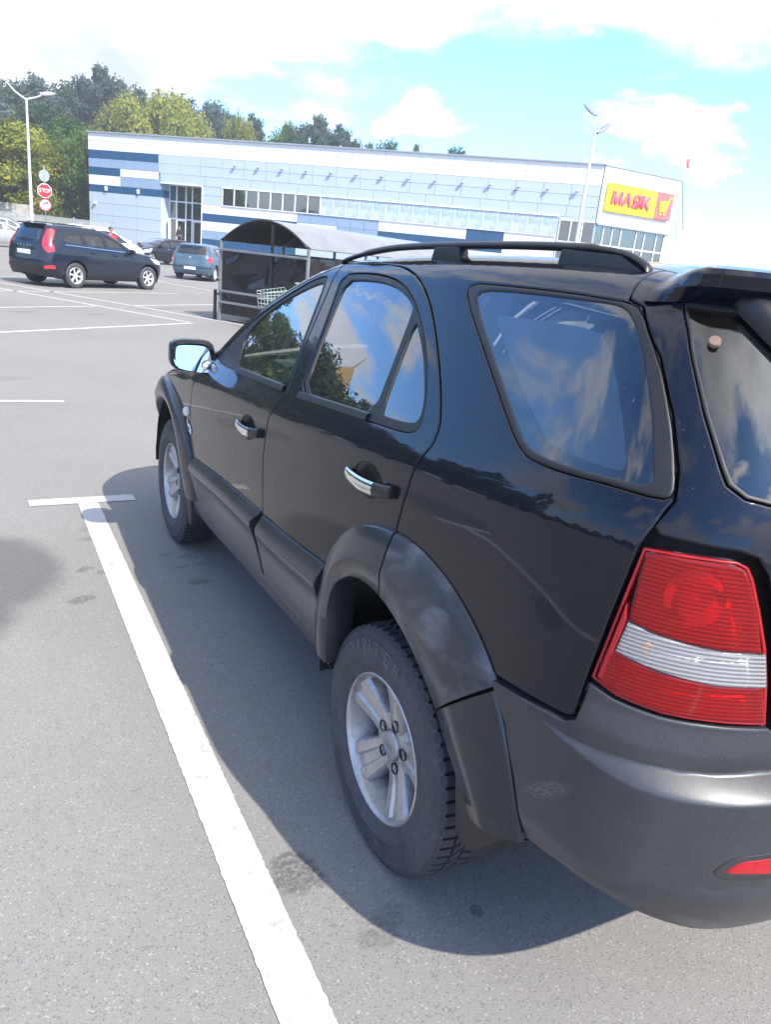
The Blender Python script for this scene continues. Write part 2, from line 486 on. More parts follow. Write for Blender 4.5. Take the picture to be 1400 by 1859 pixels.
    if sym:
        n0 = len(verts); mp = {}; v2 = list(verts); m2 = list(norms)
        for i in range(n0):
            if abs(verts[i].x) < 1e-6: mp[i] = i
            else: mp[i] = len(v2); v2.append(Vector((-verts[i].x, verts[i].y, verts[i].z))); m2.append(Vector((-norms[i].x, norms[i].y, norms[i].z)))
        ff = ff + [tuple(mp[i] for i in f[::-1]) for f in ff]; verts, norms = v2, m2
    me = bpy.data.meshes.new(name); me.from_pydata([tuple(v) for v in verts], [], ff)
    me.polygons.foreach_set('use_smooth', [True]*len(me.polygons)); me.update()
    if len(me.polygons) == len(ff): me.normals_split_custom_set_from_vertices([tuple(n) for n in norms])
    return mobj(name, me, mat, parent)
def strip(name, S, ro, ri, cen, a0, a1, prof, mat, parent, mirror=False, n=26, lip=.05):
    """arch moulding between two polar outlines about a wheel centre"""
    b = MB(); rows = []
    for i in range(n + 1):
        a = a0 + (a1 - a0) * i / n; o_ = smooth_tab(a, ro); q = smooth_tab(a, ri); row = []
        for s_, d in prof:
            rr_ = o_ + (q - o_) * s_; u, v = cen[0] + rr_ * math.cos(R(a)), cen[1] + rr_ * math.sin(R(a))
            row.append(S.p(u, v) + S.n(u, v) * d)
        rows.append(row)
    first = [p + Vector((.03, 0, 0)) for p in rows[0]]; last = [p + Vector((.03, 0, 0)) for p in rows[-1]]
    b.grid([first] + rows + [last])
    return b.build(name, mat, parent, smooth=True, angle=50, mirror_x=mirror)
# ------------------------------------------------------------------ car materials
def paint(name, col, coat=1.0, flake=0., specks=1.0, rough=.32):
    t = NT(name); c = t.co()
    f = t.noise(c, 2.2, 4, .6)
    base = t.mix(t.rng(f, .3, .7), tuple(x*.85 for x in col), tuple(min(1, x*1.15) for x in col))
    d = t.math('MULTIPLY', t.rng(t.noise(c, 260, 2, .5), .72, .77), .30 * specks)          # dust specks
    d2 = t.math('MULTIPLY', t.rng(t.noise(c, 5, 5, .7), .45, .85), .010 * specks)              # thin film of dust
    base = t.mix(t.math('ADD', d, d2), base, (.32, .31, .29))
    b = t.bsdf(base, rough, flake, coat, .025, .04, None)
    b.inputs['Coat IOR'].default_value = 1.50
    cr_ = t.rng(t.noise(c, 7, 5, .7), .35, .8, .012, .06); t.l(cr_, b.inputs['Coat Roughness'])
    h = t.noise(c, 3.2, 2, .5); t.l(t.bump(h, .05, .02), b.inputs['Coat Normal'])
    MATS[name] = t.m
    return t.m
M_BLACK = paint('black_paint', (.0035, .005, .010), coat=.82)
def trim():
    t = NT('graphite_trim'); c = t.co()
    f = t.noise(c, 3, 5, .65); g = t.noise(c, 420, 2)
    base = t.mix(t.rng(f, .3, .7), (.019, .021, .026), (.031, .034, .040))
    base = t.mix(t.math('MULTIPLY', t.rng(g, .66, .74), .30), base, (.30, .29, .28))
    # long fine scratches and faded film
    mp = t.n('ShaderNodeMapping'); t.l(c, mp.inputs[0]); mp.inputs['Scale'].default_value = (6, 14, 90); mp.inputs['Rotation'].default_value = (.5, 0, 0)
    base = t.mix(t.math('MULTIPLY', t.rng(t.noise(mp.outputs[0], 3, 3, .6), .66, .8), .25), base, (.22, .22, .22))
    t.bsdf(base, t.rng(f, .3, .7, .24, .36), .35, .35, .14, .5, t.bump(g, .06, .001))
    return t.m
M_TRIM = trim()
def worn_trim():
    """the rear moulding has lost its clear coat in pale brushed patches"""
    t = NT('worn_graphite_trim'); c = t.co()
    f = t.noise(c, 3, 5, .65)
    base = t.mix(t.rng(f, .3, .7), (.026, .028, .033), (.038, .040, .046))
    mp = t.n('ShaderNodeMapping'); t.l(c, mp.inputs[0]); mp.inputs['Scale'].default_value = (3, 4.5, 9); mp.inputs['Rotation'].default_value = (R(40), 0, 0)
    w = t.rng(t.noise(mp.outputs[0], 1.0, 4, .55, .6), .44, .72, 0, 1, True)
    w2 = t.rng(t.noise(mp.outputs[0], 7, 5, .7), .25, .7, .35, 1)
    w = t.math('MULTIPLY', w, w2)
    base = t.mix(t.math('MULTIPLY', w, .62), base, (.26, .27, .29))
    t.bsdf(base, t.math('ADD', t.math('MULTIPLY', w, .2), .34), .2, .1, .2)
    return t.m
M_WORN = worn_trim()
def scuffed_bumper():
    t = NT('scuffed_bumper_trim'); c = t.co()
    f = t.noise(c, 3, 5, .65); g = t.noise(c, 420, 2)
    base = t.mix(t.rng(f, .3, .7), (.032, .034, .039), (.044, .046, .052))
    base = t.mix(t.math('MULTIPLY', t.rng(g, .65, .74), .32), base, (.32, .31, .30))
    def scuff(loc, rot, sc_, k):
        mp = t.n('ShaderNodeMapping', vector_type='TEXTURE'); t.l(c, mp.inputs[0]); mp.inputs['Location'].default_value = loc; mp.inputs['Rotation'].default_value = rot; mp.inputs['Scale'].default_value = sc_
        ln = t.n('ShaderNodeVectorMath', operation='LENGTH'); t.l(mp.outputs[0], ln.inputs[0])
        m1 = t.rng(ln.outputs['Value'], .35, 1.0, 1, 0, True)
        mp2 = t.n('ShaderNodeMapping'); t.l(mp.outputs[0], mp2.inputs[0]); mp2.inputs['Scale'].default_value = (1, 3, 26)
        return t.math('MULTIPLY', t.math('MULTIPLY', m1, t.rng(t.noise(mp2.outputs[0], 1.6, 6, .8), .53, .62)), k)
    s_ = t.math('MAXIMUM', scuff((-.89, -.71, .75), (R(-42), 0, R(-20)), (.2, .085, .022), .8), scuff((-.85, -.80, .60), (R(-5), 0, R(-35)), (.2, .10, .02), .5))
    s_ = t.math('MAXIMUM', s_, scuff((-.70, -.93, .56), (R(-30), 0, R(-60)), (.2, .07, .018), .7))
    base = t.mix(s_, base, (.42, .42, .41))
    t.bsdf(base, t.rng(f, .3, .7, .34, .46), .30, .25, .2, .5, t.bump(g, .06, .001))
    return t.m
M_BUMP = scuffed_bumper()
M_RUB = pmat('black_rubber', (.008, .008, .009), .5, var=.25, bump=.1)
M_DARK = pmat('dark_cavity', (.010, .010, .011), .8)
M_LINER = pmat('wheel_liner', (.010, .010, .011), .8, bump=.5, bscale=40, dirt=((.02, .019, .018), .5))
M_CHROME = pmat('chrome', (.82, .83, .84), .08, 1.0, var=.03)
M_ALLOY = pmat('alloy', (.42, .415, .41), .38, .75, var=.08, scale=20, dirt=((.16, .13, .11), .55))
M_STEEL = pmat('galvanised_steel', (.33, .34, .35), .45, .6, var=.12)
M_TYRE = pmat('tyre_rubber', (.040, .042, .050), .68, var=.3, scale=14, bump=.25, bscale=160, dirt=((.12, .118, .118), .45))
M_TREAD = pmat('tyre_tread', (.030, .031, .036), .75, var=.3, scale=30, bump=.3, bscale=300, dirt=((.075, .07, .065), .5))
M_LETTER = pmat('tyre_lettering', (.085, .087, .095), .7, var=.3, scale=60)
M_SEAT = pmat('seat_cloth', (.10, .10, .105), .9, bump=.4, bscale=300)
M_DASH = pmat('dashboard_plastic', (.16, .16, .155), .7, bump=.2, bscale=400)
M_PLASTIC = pmat('black_plastic', (.010, .010, .012), .38, var=.2, scale=15)
M_GFRONT = glass_mat('side_glass', (.62, .70, .66), dust=.2)
M_GTINT = glass_mat('privacy_glass', (.20, .23, .25), dust=.25)
M_GREAR = glass_mat('rear_glass', (.42, .45, .46), dust=.5)
M_GQUART = glass_mat('quarter_glass', (.50, .55, .58), dust=.25)
M_MIRROR = pmat('mirror_silver', (.85, .87, .88), .015, 1.0, var=.02)
M_PLATE = pmat('plate_white', (.75, .75, .74), .4, var=.03)
def lens(name, col, dif=.16):
    t = NT(name); c = t.co()
    fr = t.n('ShaderNodeFresnel'); fr.inputs[0].default_value = 1.49
    tr = t.n('ShaderNodeBsdfTransparent'); tr.inputs[0].default_value = col + (1,)
    df = t.n('ShaderNodeBsdfTranslucent'); df.inputs[0].default_value = col + (1,)
    d2 = t.n('ShaderNodeBsdfDiffuse'); d2.inputs[0].default_value = tuple(x*.75 for x in col) + (1,)
    gl = t.n('ShaderNodeBsdfGlossy'); gl.inputs['Roughness'].default_value = .02
    a = t.n('ShaderNodeMixShader'); wv = t.n('ShaderNodeTexWave', bands_direction='Z'); t.l(c, wv.inputs[0]); wv.inputs['Scale'].default_value = 40; wv.inputs['Distortion'].default_value = .4; t.l(t.rng(wv.outputs['Fac'], 0, 1, dif*.45, dif*1.45), a.inputs[0]); t.l(tr.outputs[0], a.inputs[1]); t.l(d2.outputs[0], a.inputs[2])
    b = t.n('ShaderNodeMixShader'); t.l(t.math('MULTIPLY', fr.outputs[0], 1.1), b.inputs[0]); t.l(a.outputs[0], b.inputs[1]); t.l(gl.outputs[0], b.inputs[2])
    t.l(b.outputs[0], t.out.inputs[0])
    return t.m
M_RED = lens('red_lens', (1.0, .018, .028), .21); M_CLEAR = lens('clear_lens', (.97, .97, .97), .28); M_AMBER = pmat('amber_bulb', (.9, .28, .03), .25)
M_REDSOLID = pmat('red_reflector', (.34, .005, .010), .3, coat=.15, var=.15, scale=40)
def ribbed(name, freq, col=(.86, .86, .87), amp=1.0):
    t = NT(name); c = t.co(); w = t.n('ShaderNodeTexWave', bands_direction='Z', wave_profile='SIN'); t.l(c, w.inputs[0]); w.inputs['Scale'].default_value = freq; w.inputs['Distortion'].default_value = .35
    w.inputs['Detail'].default_value = 1
    w2 = t.n('ShaderNodeTexVoronoi'); t.l(c, w2.inputs[0]); w2.inputs['Scale'].default_value = 90
    h = t.math('ADD', w.outputs['Fac'], t.math('MULTIPLY', w2.outputs['Distance'], .5))
    t.bsdf(t.mix(t.rng(w.outputs['Fac'], 0, .6), tuple(x*.60 for x in col), col), .22, .75, normal=t.bump(h, amp, .006))
    return t.m
M_RIB = ribbed('ribbed_reflector', 38); M_RIB2 = ribbed('fine_ribbed_reflector', 60, (.90, .90, .90), .8)

# ------------------------------------------------------------------ wheels
def tyre_profile(R0, w, rim):
    h = R0 - rim
    return [(-w*.38, rim-.004), (-w*.44, rim+.004), (-w*.485, rim+h*.22), (-w*.494, rim+h*.30), (-w*.502, rim+h*.31), (-w*.503, rim+h*.335), (-w*.497, rim+h*.345), (-w*.5, rim+h*.45), (-w*.49, rim+h*.66), (-w*.484, rim+h*.70), (-w*.490, rim+h*.71), (-w*.488, rim+h*.735), (-w*.478, rim+h*.745), (-w*.455, rim+h*.84), (-w*.415, rim+h*.955), (-w*.37, R0-.013),
            (-w*.2, R0-.012), (0, R0-.012), (w*.2, R0-.012), (w*.37, R0-.013), (w*.455, rim+h*.84), (w*.5, rim+h*.45), (w*.44, rim+.004), (w*.38, rim-.004)]
def make_wheel_hero(parent_name='wheel', R0=.368, w=.245, rimr=.221):
    """outside faces -x, origin at the hub centre"""
    root = bpy.data.objects.new('wheel', None); COL.objects.link(root); root.empty_display_size = .1
    b = MB().lathe(tyre_profile(R0, w, rimr), 'X', 96); ty = b.build('tyre', M_TYRE, root, smooth=True, angle=60)
    tr = MB(); nb = 62
    def block(a0, a1, x0, x1, r0, r1, skew=0, sh=0):
        vs = []
        for r_, k in ((r0, 0), (r1, .0018)):
            for x, q in ((x0 + k, 0), (x1 - k, 1)):
                for a in (a0 + k/R0, a1 - k/R0):
                    aa = a + skew*(x - x0); rr = r_ - (sh if q == 0 and r_ == r1 else 0)
                    vs.append((x, rr*math.cos(aa), rr*math.sin(aa)))
        tr.add(vs, [(0, 1, 3, 2), (4, 6, 7, 5), (0, 4, 5, 1), (2, 3, 7, 6), (0, 2, 6, 4), (1, 5, 7, 3)])
    da = 2*math.pi/nb
    for i in range(nb):
        a = i*da
        for sx_ in (-1, 1):
            ph = 0 if sx_ < 0 else .5*da
            x0, x1 = -w*.455, -w*.27
            vs0 = len(tr.v)
            # shoulder block wraps over the edge
            a0, a1 = a + ph, a + ph + da*.74
            prof = [(-w*.462, R0-.030), (-w*.435, R0-.012), (-w*.40, R0-.003), (-w*.27, R0+.001), (-w*.27, R0-.010)]
            vs = [(x*(1 if sx_ < 0 else -1), r_*math.cos(t_), r_*math.sin(t_)) for x, r_ in prof for t_ in (a0, a1)]
            bs = [(-w*.455, R0-.034), (-w*.40, R0-.014), (-w*.27, R0-.012)]
            k = len(prof)
            fs = [(2*j, 2*j+1, 2*j+3, 2*j+2) for j in range(k-1)]
            base = [(x*(1 if sx_ < 0 else -1), (r_-.012)*math.cos(t_), (r_-.012)*math.sin(t_)) for x, r_ in prof for t_ in (a0, a1)]
            fs += [(2*j, 2*j+2, 2*k+2*j+2, 2*k+2*j) for j in range(k-1)] + [(2*j+1, 2*k+2*j+1, 2*k+2*j+3, 2*j+3) for j in range(k-1)]
            fs += [(0, 2*k, 2*k+1, 1)]
            tr.add(vs + base, fs)
            block(a + ph + .2*da, a + ph + .92*da, *sorted((sx_*w*.24, sx_*w*.11)), R0-.011, R0+.001, 2.2*sx_)
        block(a, a + .72*da, -w*.085, w*.085, R0-.011, R0+.001, 1.4)
    tag(tr.build('tread', M_TREAD, root, fix=True), kind='stuff')
    # raised word on the sidewall
    for i, ch in enumerate('WINTER'):
        ang = R(76 + (i - 2.5) * 11)
        me = text_mesh(ch, .062, .003)
        M = Matrix((Vector((0, -math.sin(ang), math.cos(ang))), Vector((0, math.cos(ang), math.sin(ang))), Vector((-1, 0, 0)))).transposed().to_4x4()
        M.translation = Vector((-w*.490, .306*math.cos(ang), .306*math.sin(ang)))
        me.transform(M); me.materials.clear(); mobj('sidewall_letter', me, M_LETTER, root)
    # rim
    lip = [(-.098, .226), (-.107, .2245), (-.110, .220), (-.106, .214), (-.096, .211), (-.075, .205), (-.03, .196), (.03, .186), (.09, .19), (.10, .21)]
    MB().lathe(lip, 'X', 72).build('rim_barrel', M_ALLOY, root, smooth=True, angle=45)
    bk = MB().lathe([(.0, .0), (.0, .135), (.012, .14), (.012, .0)], 'X', 40); bk.build('brake_disc', pmat('brake_disc_iron', (.10, .085, .075), .5, .6, dirt=((.12, .05, .03), .6)), root, smooth=True, angle=40)
    MB().lathe([(.03, .185), (.05, .0)], 'X', 40).build('wheel_backing', M_DARK, root)
    # five broad spokes, each with two raised ribs and a channel
    sp = MB()
    for i in range(5):
        a = R(97 + 72*i)
        rows = []
        for r_, hw, x in ((.045, .036, -.058), (.080, .047, -.062), (.11, .051, -.066), (.15, .059, -.074), (.19, .068, -.086), (.211, .072, -.091)):
            k = min(max((r_-.075)/.05, 0), 1)
            prof = [(-hw, x+.05), (-hw*.98, x+.012), (-hw*.86, x), (-hw*.36, x-.002), (-hw*.24, x+.007*k), (hw*.24, x+.007*k), (hw*.36, x-.002), (hw*.86, x), (hw*.98, x+.012), (hw, x+.05)]
            rows.append([(xx, r_*math.cos(a) - t_*math.sin(a), r_*math.sin(a) + t_*math.cos(a)) for t_, xx in prof])
        sp.grid(rows)
    sp.build('spokes', M_ALLOY, root, smooth=True, angle=28)
    hub = MB().lathe([(.0, .105), (-.045, .102), (-.058, .094), (-.061, .048), (-.050, .047), (-.05, 0)], 'X', 40); hub.build('hub', M_ALLOY, root, smooth=True, angle=35)
    hc = MB().lathe([(-.05, .0465), (-.066, .0455), (-.071, .041), (-.073, .026), (-.0735, .0)], 'X', 40).build('hub_cap', pmat('hub_cap_grey', (.34, .35, .36), .35, .7, var=.06), root, smooth=True, angle=40)
    ov = MB().lathe([(0, .9), (-.08, .95), (-.1, 1.0), (-.08, 1.05), (0, 1.1)], 'X', 36)
    ov.v = [(-.0735 + x*.012, y*.027, z*.0175) for x, y, z in ov.v]; ov.build('emblem_ring', M_STEEL, root, smooth=True)
    me = text_mesh('KIA', .024, .0008); Mx = Matrix(((0, 0, -1, -.0745), (-1, 0, 0, 0), (0, 1, 0, 0), (0, 0, 0, 1))); me.transform(Mx); me.materials.clear(); mobj('emblem_letters', me, M_STEEL, root)
    for i in range(5):
        a = R(97 + 36 + 72*i - 36); a = R(97 + 72*i)
        y, z = .0685*math.cos(a), .0685*math.sin(a)
        MB().lathe([(-.030, .0175), (-.0665, .0175), (-.0665, .0160), (-.035, .0160)], 'X', 16, (0, y, z)).build('lug_well', M_DARK, root)
        MB().lathe([(-.04, .0105), (-.058, .0105), (-.061, .007), (-.061, 0)], 'X', 6, (0, y, z)).build('lug_nut', M_CHROME, root)
    return root
# ------------------------------------------------------------------ the black SUV in front
SUV = Surf(
 zedge=[(-1.2,1.70),(-.9,1.725),(-.6,1.752),(-.25,1.770),(.1,1.768),(.46,1.757),(.82,1.735),(1.05,1.712),(1.2,1.686),(1.35,1.643),(1.61,1.536),(1.9,1.37),(2.05,1.235),(2.16,1.135),(2.3,1.085),(2.6,1.045),(2.9,.99),(3.2,.93),(3.5,.85),(3.8,.78)],
 crease=[(-1.2,1.355),(-.82,1.334),(-.24,1.262),(-.06,1.247),(.985,1.152),(1.6,1.105),(2.0,1.06),(2.6,.98),(3.2,.90),(3.8,.82)],
 belt=[(-1.2,1.44),(-.82,1.408),(-.44,1.366),(-.08,1.312),(.34,1.284),(.95,1.236),(1.95,1.17),(2.4,1.10),(3.8,1.0)],
 wlow=[(.30,.872),(.40,.893),(.50,.908),(.62,.918),(.75,.924),(.90,.926),(1.05,.922),(1.20,.913),(1.40,.890)],
 yr=[(.30,-.97),(.95,-.975),(1.20,-.972),(1.36,-.955),(1.44,-.925),(1.55,-.855),(1.75,-.70),(1.86,-.655),(2.1,-.45),(2.45,-.305)],
 yf=[(.30,3.52),(.6,3.58),(.85,3.56),(1.0,3.45),(1.4,3.1),(1.95,2.77)],
 rr=[(-1.2,.11),(.9,.11),(1.25,.055),(2.0,.045),(2.2,.09),(3.8,.13)], y0r=-.30, y0f=2.75)
S = SUV
FE = [(S.crease, (-.016, -.009, -.003, .003, .009, .016)), (S.belt, (-.014, -.005, .005, .014))]
suv = empty('parked_suv', (0, 0, 0), 0, 'large black SUV with graphite lower trim parked in the foreground', 'car')
F_SEAM = crv([(.992,.43),(.985,.50),(1.016,.59),(1.036,.746),(1.052,.90),(1.06,.99),(1.044,1.10),(1.024,1.152),(.975,1.212),(.963,1.24),(1.012,1.345),(1.055,1.485),(1.085,1.603),(1.12,1.70)], 3)
D_TOP = crv([(1.12,1.70),(1.0,1.722),(.859,1.728),(.673,1.721),(.564,1.706),(.439,1.675),(.335,1.634),(.214,1.562),(.079,1.466),(-.022,1.381),(-.058,1.338),(-.064,1.302),(-.046,1.265),(-.036,1.23),(-.026,1.179),(-.012,1.119),(-.002,1.054)], 3)
F_FEND = crv([(2.02,.43),(2.085,.49),(2.12,.60),(2.16,.72),(2.205,.85),(2.195,1.0),(2.16,1.085)], 3)
A_TOP = crv([(2.16,1.085),(2.075,1.165),(1.97,1.265),(1.86,1.358),(1.70,1.458),(1.54,1.537),(1.373,1.606),(1.25,1.648),(1.12,1.70)], 3)
ARCH_R = [(.02,.97),(.10,.89),(.224,.825),(.292,.752),(.33,.651),(.37,.52),(.41,.44)]
W_F = chaikin([(1.985,1.190),(1.60,1.200),(1.30,1.220),(1.005,1.244),(1.041,1.363),(1.095,1.515),(1.135,1.600),(1.165,1.646),(1.25,1.632),(1.373,1.588),(1.54,1.515),(1.70,1.432),(1.845,1.335),(1.945,1.245)], 1)
G_F = chaikin([(1.62,1.212),(1.30,1.234),(1.025,1.255),(1.04,1.294),(1.085,1.411),(1.134,1.532),(1.16,1.606),(1.185,1.622),(1.303,1.590),(1.449,1.537),(1.575,1.478),(1.686,1.408),(1.745,1.335),(1.67,1.24)], 1)
W_R = chaikin([(1.03,1.66),(.895,1.676),(.721,1.678),(.578,1.667),(.466,1.643),(.363,1.600),(.249,1.536),(.15,1.466),(.072,1.395),(.028,1.333),(.046,1.308),(.108,1.297),(.308,1.281),(.60,1.264),(.862,1.249),(.92,1.40),(.985,1.56)], 1)
G_R = chaikin([(.975,1.642),(.85,1.653),(.683,1.657),(.545,1.645),(.454,1.624),(.405,1.605),(.392,1.590),(.345,1.45),(.300,1.305),(.45,1.293),(.60,1.281),(.840,1.264),(.90,1.398),(.953,1.544)], 1)
G_V = chaikin([(.345,1.572),(.29,1.54),(.216,1.497),(.131,1.432),(.080,1.386),(.055,1.345),(.075,1.327),(.235,1.312),(.262,1.318),(.31,1.45)], 1)
def handle_hole(u, v): return [(u + .022 + .088*math.cos(t)*(1 - .12*math.sin(t)**2), v + .046*math.sin(t)) for t in [2*math.pi*i/24 for i in range(24)]]
HF = (1.24, 1.034); HR = (.172, 1.136)
Q_FRAME = chaikin([(.150,1.66),(.155,1.69),(.034,1.695),(-.241,1.699),(-.448,1.697),(-.515,1.697),(-.575,1.688),(-.656,1.610),(-.700,1.518),(-.727,1.430),(-.735,1.392),(-.72,1.382),(-.637,1.381),(-.536,1.371),(-.448,1.367),(-.394,1.372),(-.302,1.411),(-.084,1.531)], 1)
Q_GLASS = chaikin([(.099,1.655),(.089,1.678),(-.076,1.686),(-.346,1.690),(-.485,1.690),(-.545,1.676),(-.605,1.634),(-.660,1.533),(-.694,1.426),(-.702,1.397),(-.632,1.391),(-.496,1.381),(-.418,1.383),(-.360,1.399),(-.157,1.509)], 1)
TG_EDGE = [(-.486,1.84),(-.486,1.80),(-.496,1.752),(-.506,1.718),(-.516,1.704),(-.575,1.693),(-.660,1.611),(-.705,1.519),(-.732,1.431),(-.739,1.384),(-.732,1.364),(-.722,1.335)]
for mir in (False, True):
    K = dict(mirror=mir)
    fd = panel('front_door', S, F_SEAM[:-1] + A_TOP[::-1][:-1] + F_FEND[::-1], M_BLACK, suv, [W_F, handle_hole(*HF)], feats=FE, **K)
    fw_ = panel('window_seal', S, W_F, M_RUB, fd, [G_F], res=.05, off=-.003, gap=.0005, bev=.003, depth=.02, **K)
    panel('window_pane', S, G_F, M_GFRONT, fd, res=.05, off=-.009, gap=-.004, bev=0, wall=False, **K)
    rd = panel('rear_door', S, D_TOP + ARCH_R + F_SEAM[:-1], M_BLACK, suv, [W_R, handle_hole(*HR)], feats=FE, **K)
    panel('window_seal', S, W_R, M_RUB, rd, [G_R, G_V], res=.05, off=-.003, gap=.0005, bev=.003, depth=.02, **K)
    panel('window_pane', S, G_R, M_GTINT, rd, res=.05, off=-.009, gap=-.004, bev=0, wall=False, **K)
    panel('quarterlight_pane', S, G_V, M_GTINT, rd, res=.05, off=-.009, gap=-.004, bev=0, wall=False, **K)
    # belt weather strips
    for dd, a, b in ((fd, 1.01, 1.60), (rd, .31, .86)):
        st = MB(); rows = []
        for i in range(13):
            u = a + (b - a)*i/12; v = smooth_tab(u, S.belt) + (.008 if dd is fd else .003); rows.append([S.p(u, v + q) + S.n(u, v + q)*d for q, d in ((-.012, .001), (-.011, .006), (.008, .006), (.014, -.004))])
        st.grid(rows).build('belt_strip', M_RUB, dd, smooth=True, angle=40, mirror_x=mir)
    qp = panel('quarter_panel', S, [(-.48,.90),(-.637,.918),(-.668,.920),(-.681,.932),(-.687,1.022),(-.701,1.169),(-.715,1.298),(-.728,1.345)] + TG_EDGE[::-1][1:] + [(.3,1.84),(.8,1.84),(1.12,1.80),(1.16,1.73)] + D_TOP + [(-.004,.98),(-.12,.985),(-.30,.96),(-.42,.92)], M_BLACK, suv, [Q_FRAME], feats=FE, **K)
    panel('quarter_window_frame', S, Q_FRAME, M_RUB, qp, [Q_GLASS], res=.05, off=.001, gap=.0, bev=.005, depth=.02, **K)
    panel('quarter_window_pane', S, Q_GLASS, M_GQUART, qp, res=.05, off=-.004, gap=-.004, bev=0, wall=False, **K)
    if not mir:
        shd = panel('sunshade', S, chaikin([(.031,1.633),(.016,1.645),(-.386,1.655),(-.473,1.618),(-.561,1.53),(-.618,1.442),(-.622,1.418),(-.605,1.412),(-.442,1.409),(-.351,1.432),(-.164,1.526)], 1), pmat('sunshade_mesh', (.36, .39, .43), .9, bump=.8, bscale=700), qp, res=.05, off=-.045, gap=0, bev=0, wall=False)
    fen = panel('front_fender', S, F_FEND + [(2.3,1.15),(2.6,1.12),(2.9,1.07),(3.15,1.0),(3.32,.90),(3.34,.78),(3.30,.70),(3.22,.66),(3.16,.70)] + [(2.71 + .50*math.cos(R(a)), .40 + .50*math.sin(R(a))) for a in range(35, 176, 10)] + [(2.17,.43)], M_BLACK, suv, feats=FE[:1], **K)
    # sill and cladding
    def cl(a, b, bot, top, dmax):
        def d(u, v):
            t = min(max((v - smooth_tab(u, bot)) / (smooth_tab(u, top) - smooth_tab(u, bot)), 0), 1)
            return smooth_tab(t, [(0, .016), (.35, .021), (.58, .028), (.68, .036), (.74, .039), (.80, .035), (1, .006)])
        return d
    TOPC = [(.40,.792),(.82,.752),(1.03,.744),(1.53,.722),(2.12,.672)]; BOTC = [(.40,.505),(.70,.494),(1.0,.490),(1.45,.480),(2.05,.448)]
    CF = [([(u_ * .01, smooth_tab(u_*.01, BOTC) + t_*(smooth_tab(u_*.01, TOPC) - smooth_tab(u_*.01, BOTC))) for u_ in range(36, 222, 6)], (-.007, .007)) for t_ in (.58, .68, .74, .80, .90)]
    fcl = [(1.045,.744),(1.53,.722),(2.10,.674),(2.145,.66),(2.10,.56),(2.045,.45),(1.45,.482),(1.0,.492),(1.03,.56),(1.075,.63),(1.095,.69)]
    panel('door_cladding', S, crv(fcl[:3], 3) + fcl[3:], M_TRIM, fd, res=.03, gap=.002, bev=.004, depth=.03, dfun=cl(0, 0, BOTC, TOPC, .03), feats=CF, **K)
    rcl = [(.405,.79),(.62,.768),(.82,.752),(1.022,.742),(1.035,.63),(1.005,.55),(.978,.495),(.70,.496),(.45,.508),(.40,.55),(.42,.70)]
    panel('door_cladding', S, rcl, M_TRIM, rd, res=.03, gap=.002, bev=.004, depth=.03, dfun=cl(0, 0, BOTC, TOPC, .03), feats=CF, **K)
    panel('sill', S, crv([(2.30,.36),(2.15,.345),(1.47,.385),(1.0,.412),(.43,.44),(.36,.43)], 2) + [(.37,.52)] + crv([(.45,.503),(.70,.491),(1.0,.487),(1.45,.477),(2.02,.446),(2.16,.44)], 2), M_TRIM, suv, res=.04, gap=.001, bev=.006, depth=.06, off=.008, **K)
    # rear arch moulding in three lengths, front one in one
    FO = [(.467,.50),(.455,.65),(.419,.738),(.372,.839),(.293,.933),(.179,1.006),(.092,1.034),(-.004,1.052),(-.107,1.054),(-.216,1.040),(-.321,1.009),(-.413,.963),(-.480,.910),(-.540,.821),(-.583,.717),(-.623,.587)]
    FI = [(.325,.50),(.315,.60),(.309,.68),(.275,.765),(.205,.83),(.132,.862),(.06,.873),(-.038,.868),(-.127,.846),(-.20,.815),(-.27,.775),(-.341,.722),(-.404,.655),(-.47,.59),(-.525,.522)]
    def polar(pts, c): return sorted((math.degrees(math.atan2(v - c[1], u - c[0])), math.dist((u, v), c)) for u, v in pts)
    cR = (-.03, .42); ro, ri = polar(FO, cR), polar(FI, cR)
    PR = [(-.01, -.004), (0, .008), (.04, .014), (.30, .029), (.58, .040), (.64, .041), (.97, .036), (1.0, .030), (1.0, -.06)]
    seam1, seam2 = 88.5, 136
    strip('arch_moulding', S, ro, ri, cR, 9, seam1 - .4, PR, M_TRIM, rd, mir)
    strip('arch_moulding', S, ro, ri, cR, seam1 + .4, seam2 - .4, PR, M_WORN, qp, mir)
    a_m = strip('arch_moulding', S, ro, ri, cR, seam2 + .4, 165.5, PR, M_TRIM, suv, mir)
    cF = (2.71, .40); roF = [(-10, .56), (15, .575), (40, .60), (70, .575), (95, .535), (120, .535), (150, .575), (175, .60), (190, .60)]; riF = [(-10, .42), (20, .45), (60, .455), (90, .45), (120, .44), (150, .42), (185, .42)]
    strip('arch_moulding', S, roF, riF, cF, 2, 177, PR, M_TRIM, fen, mir, 40)
    # wheel houses and mud flaps
    for yc in (0, 2.71):
        wl = MB(); rows = []
        for i in range(21):
            a = R(-4 + 188*i/20); rows.append([(x, yc - .02 + (.47 + .008*math.sin(i*2.1))*math.cos(a), .40 + (.47 + .008*math.sin(i*2.1))*math.sin(a)) for x in (-.90, -.75, -.52)] + [(-.52, yc, .40)])
        wl.grid(rows).build('wheel_house', M_LINER, suv, smooth=True, angle=40, mirror_x=mir)
        fl = MB()
        if yc == 0: pr_ = [(-.375,.66),(-.43,.62),(-.50,.57),(-.525,.53),(-.495,.41),(-.45,.395),(-.42,.41),(-.39,.54)]
        else: pr_ = [(2.33,.52),(2.28,.50),(2.24,.40),(2.22,.26),(2.28,.25),(2.36,.40)]
        rws = [[(x, y + (.012 if x > -.8 else 0), z) for y, z in pr_] for x in (-.93, -.915, -.66)]
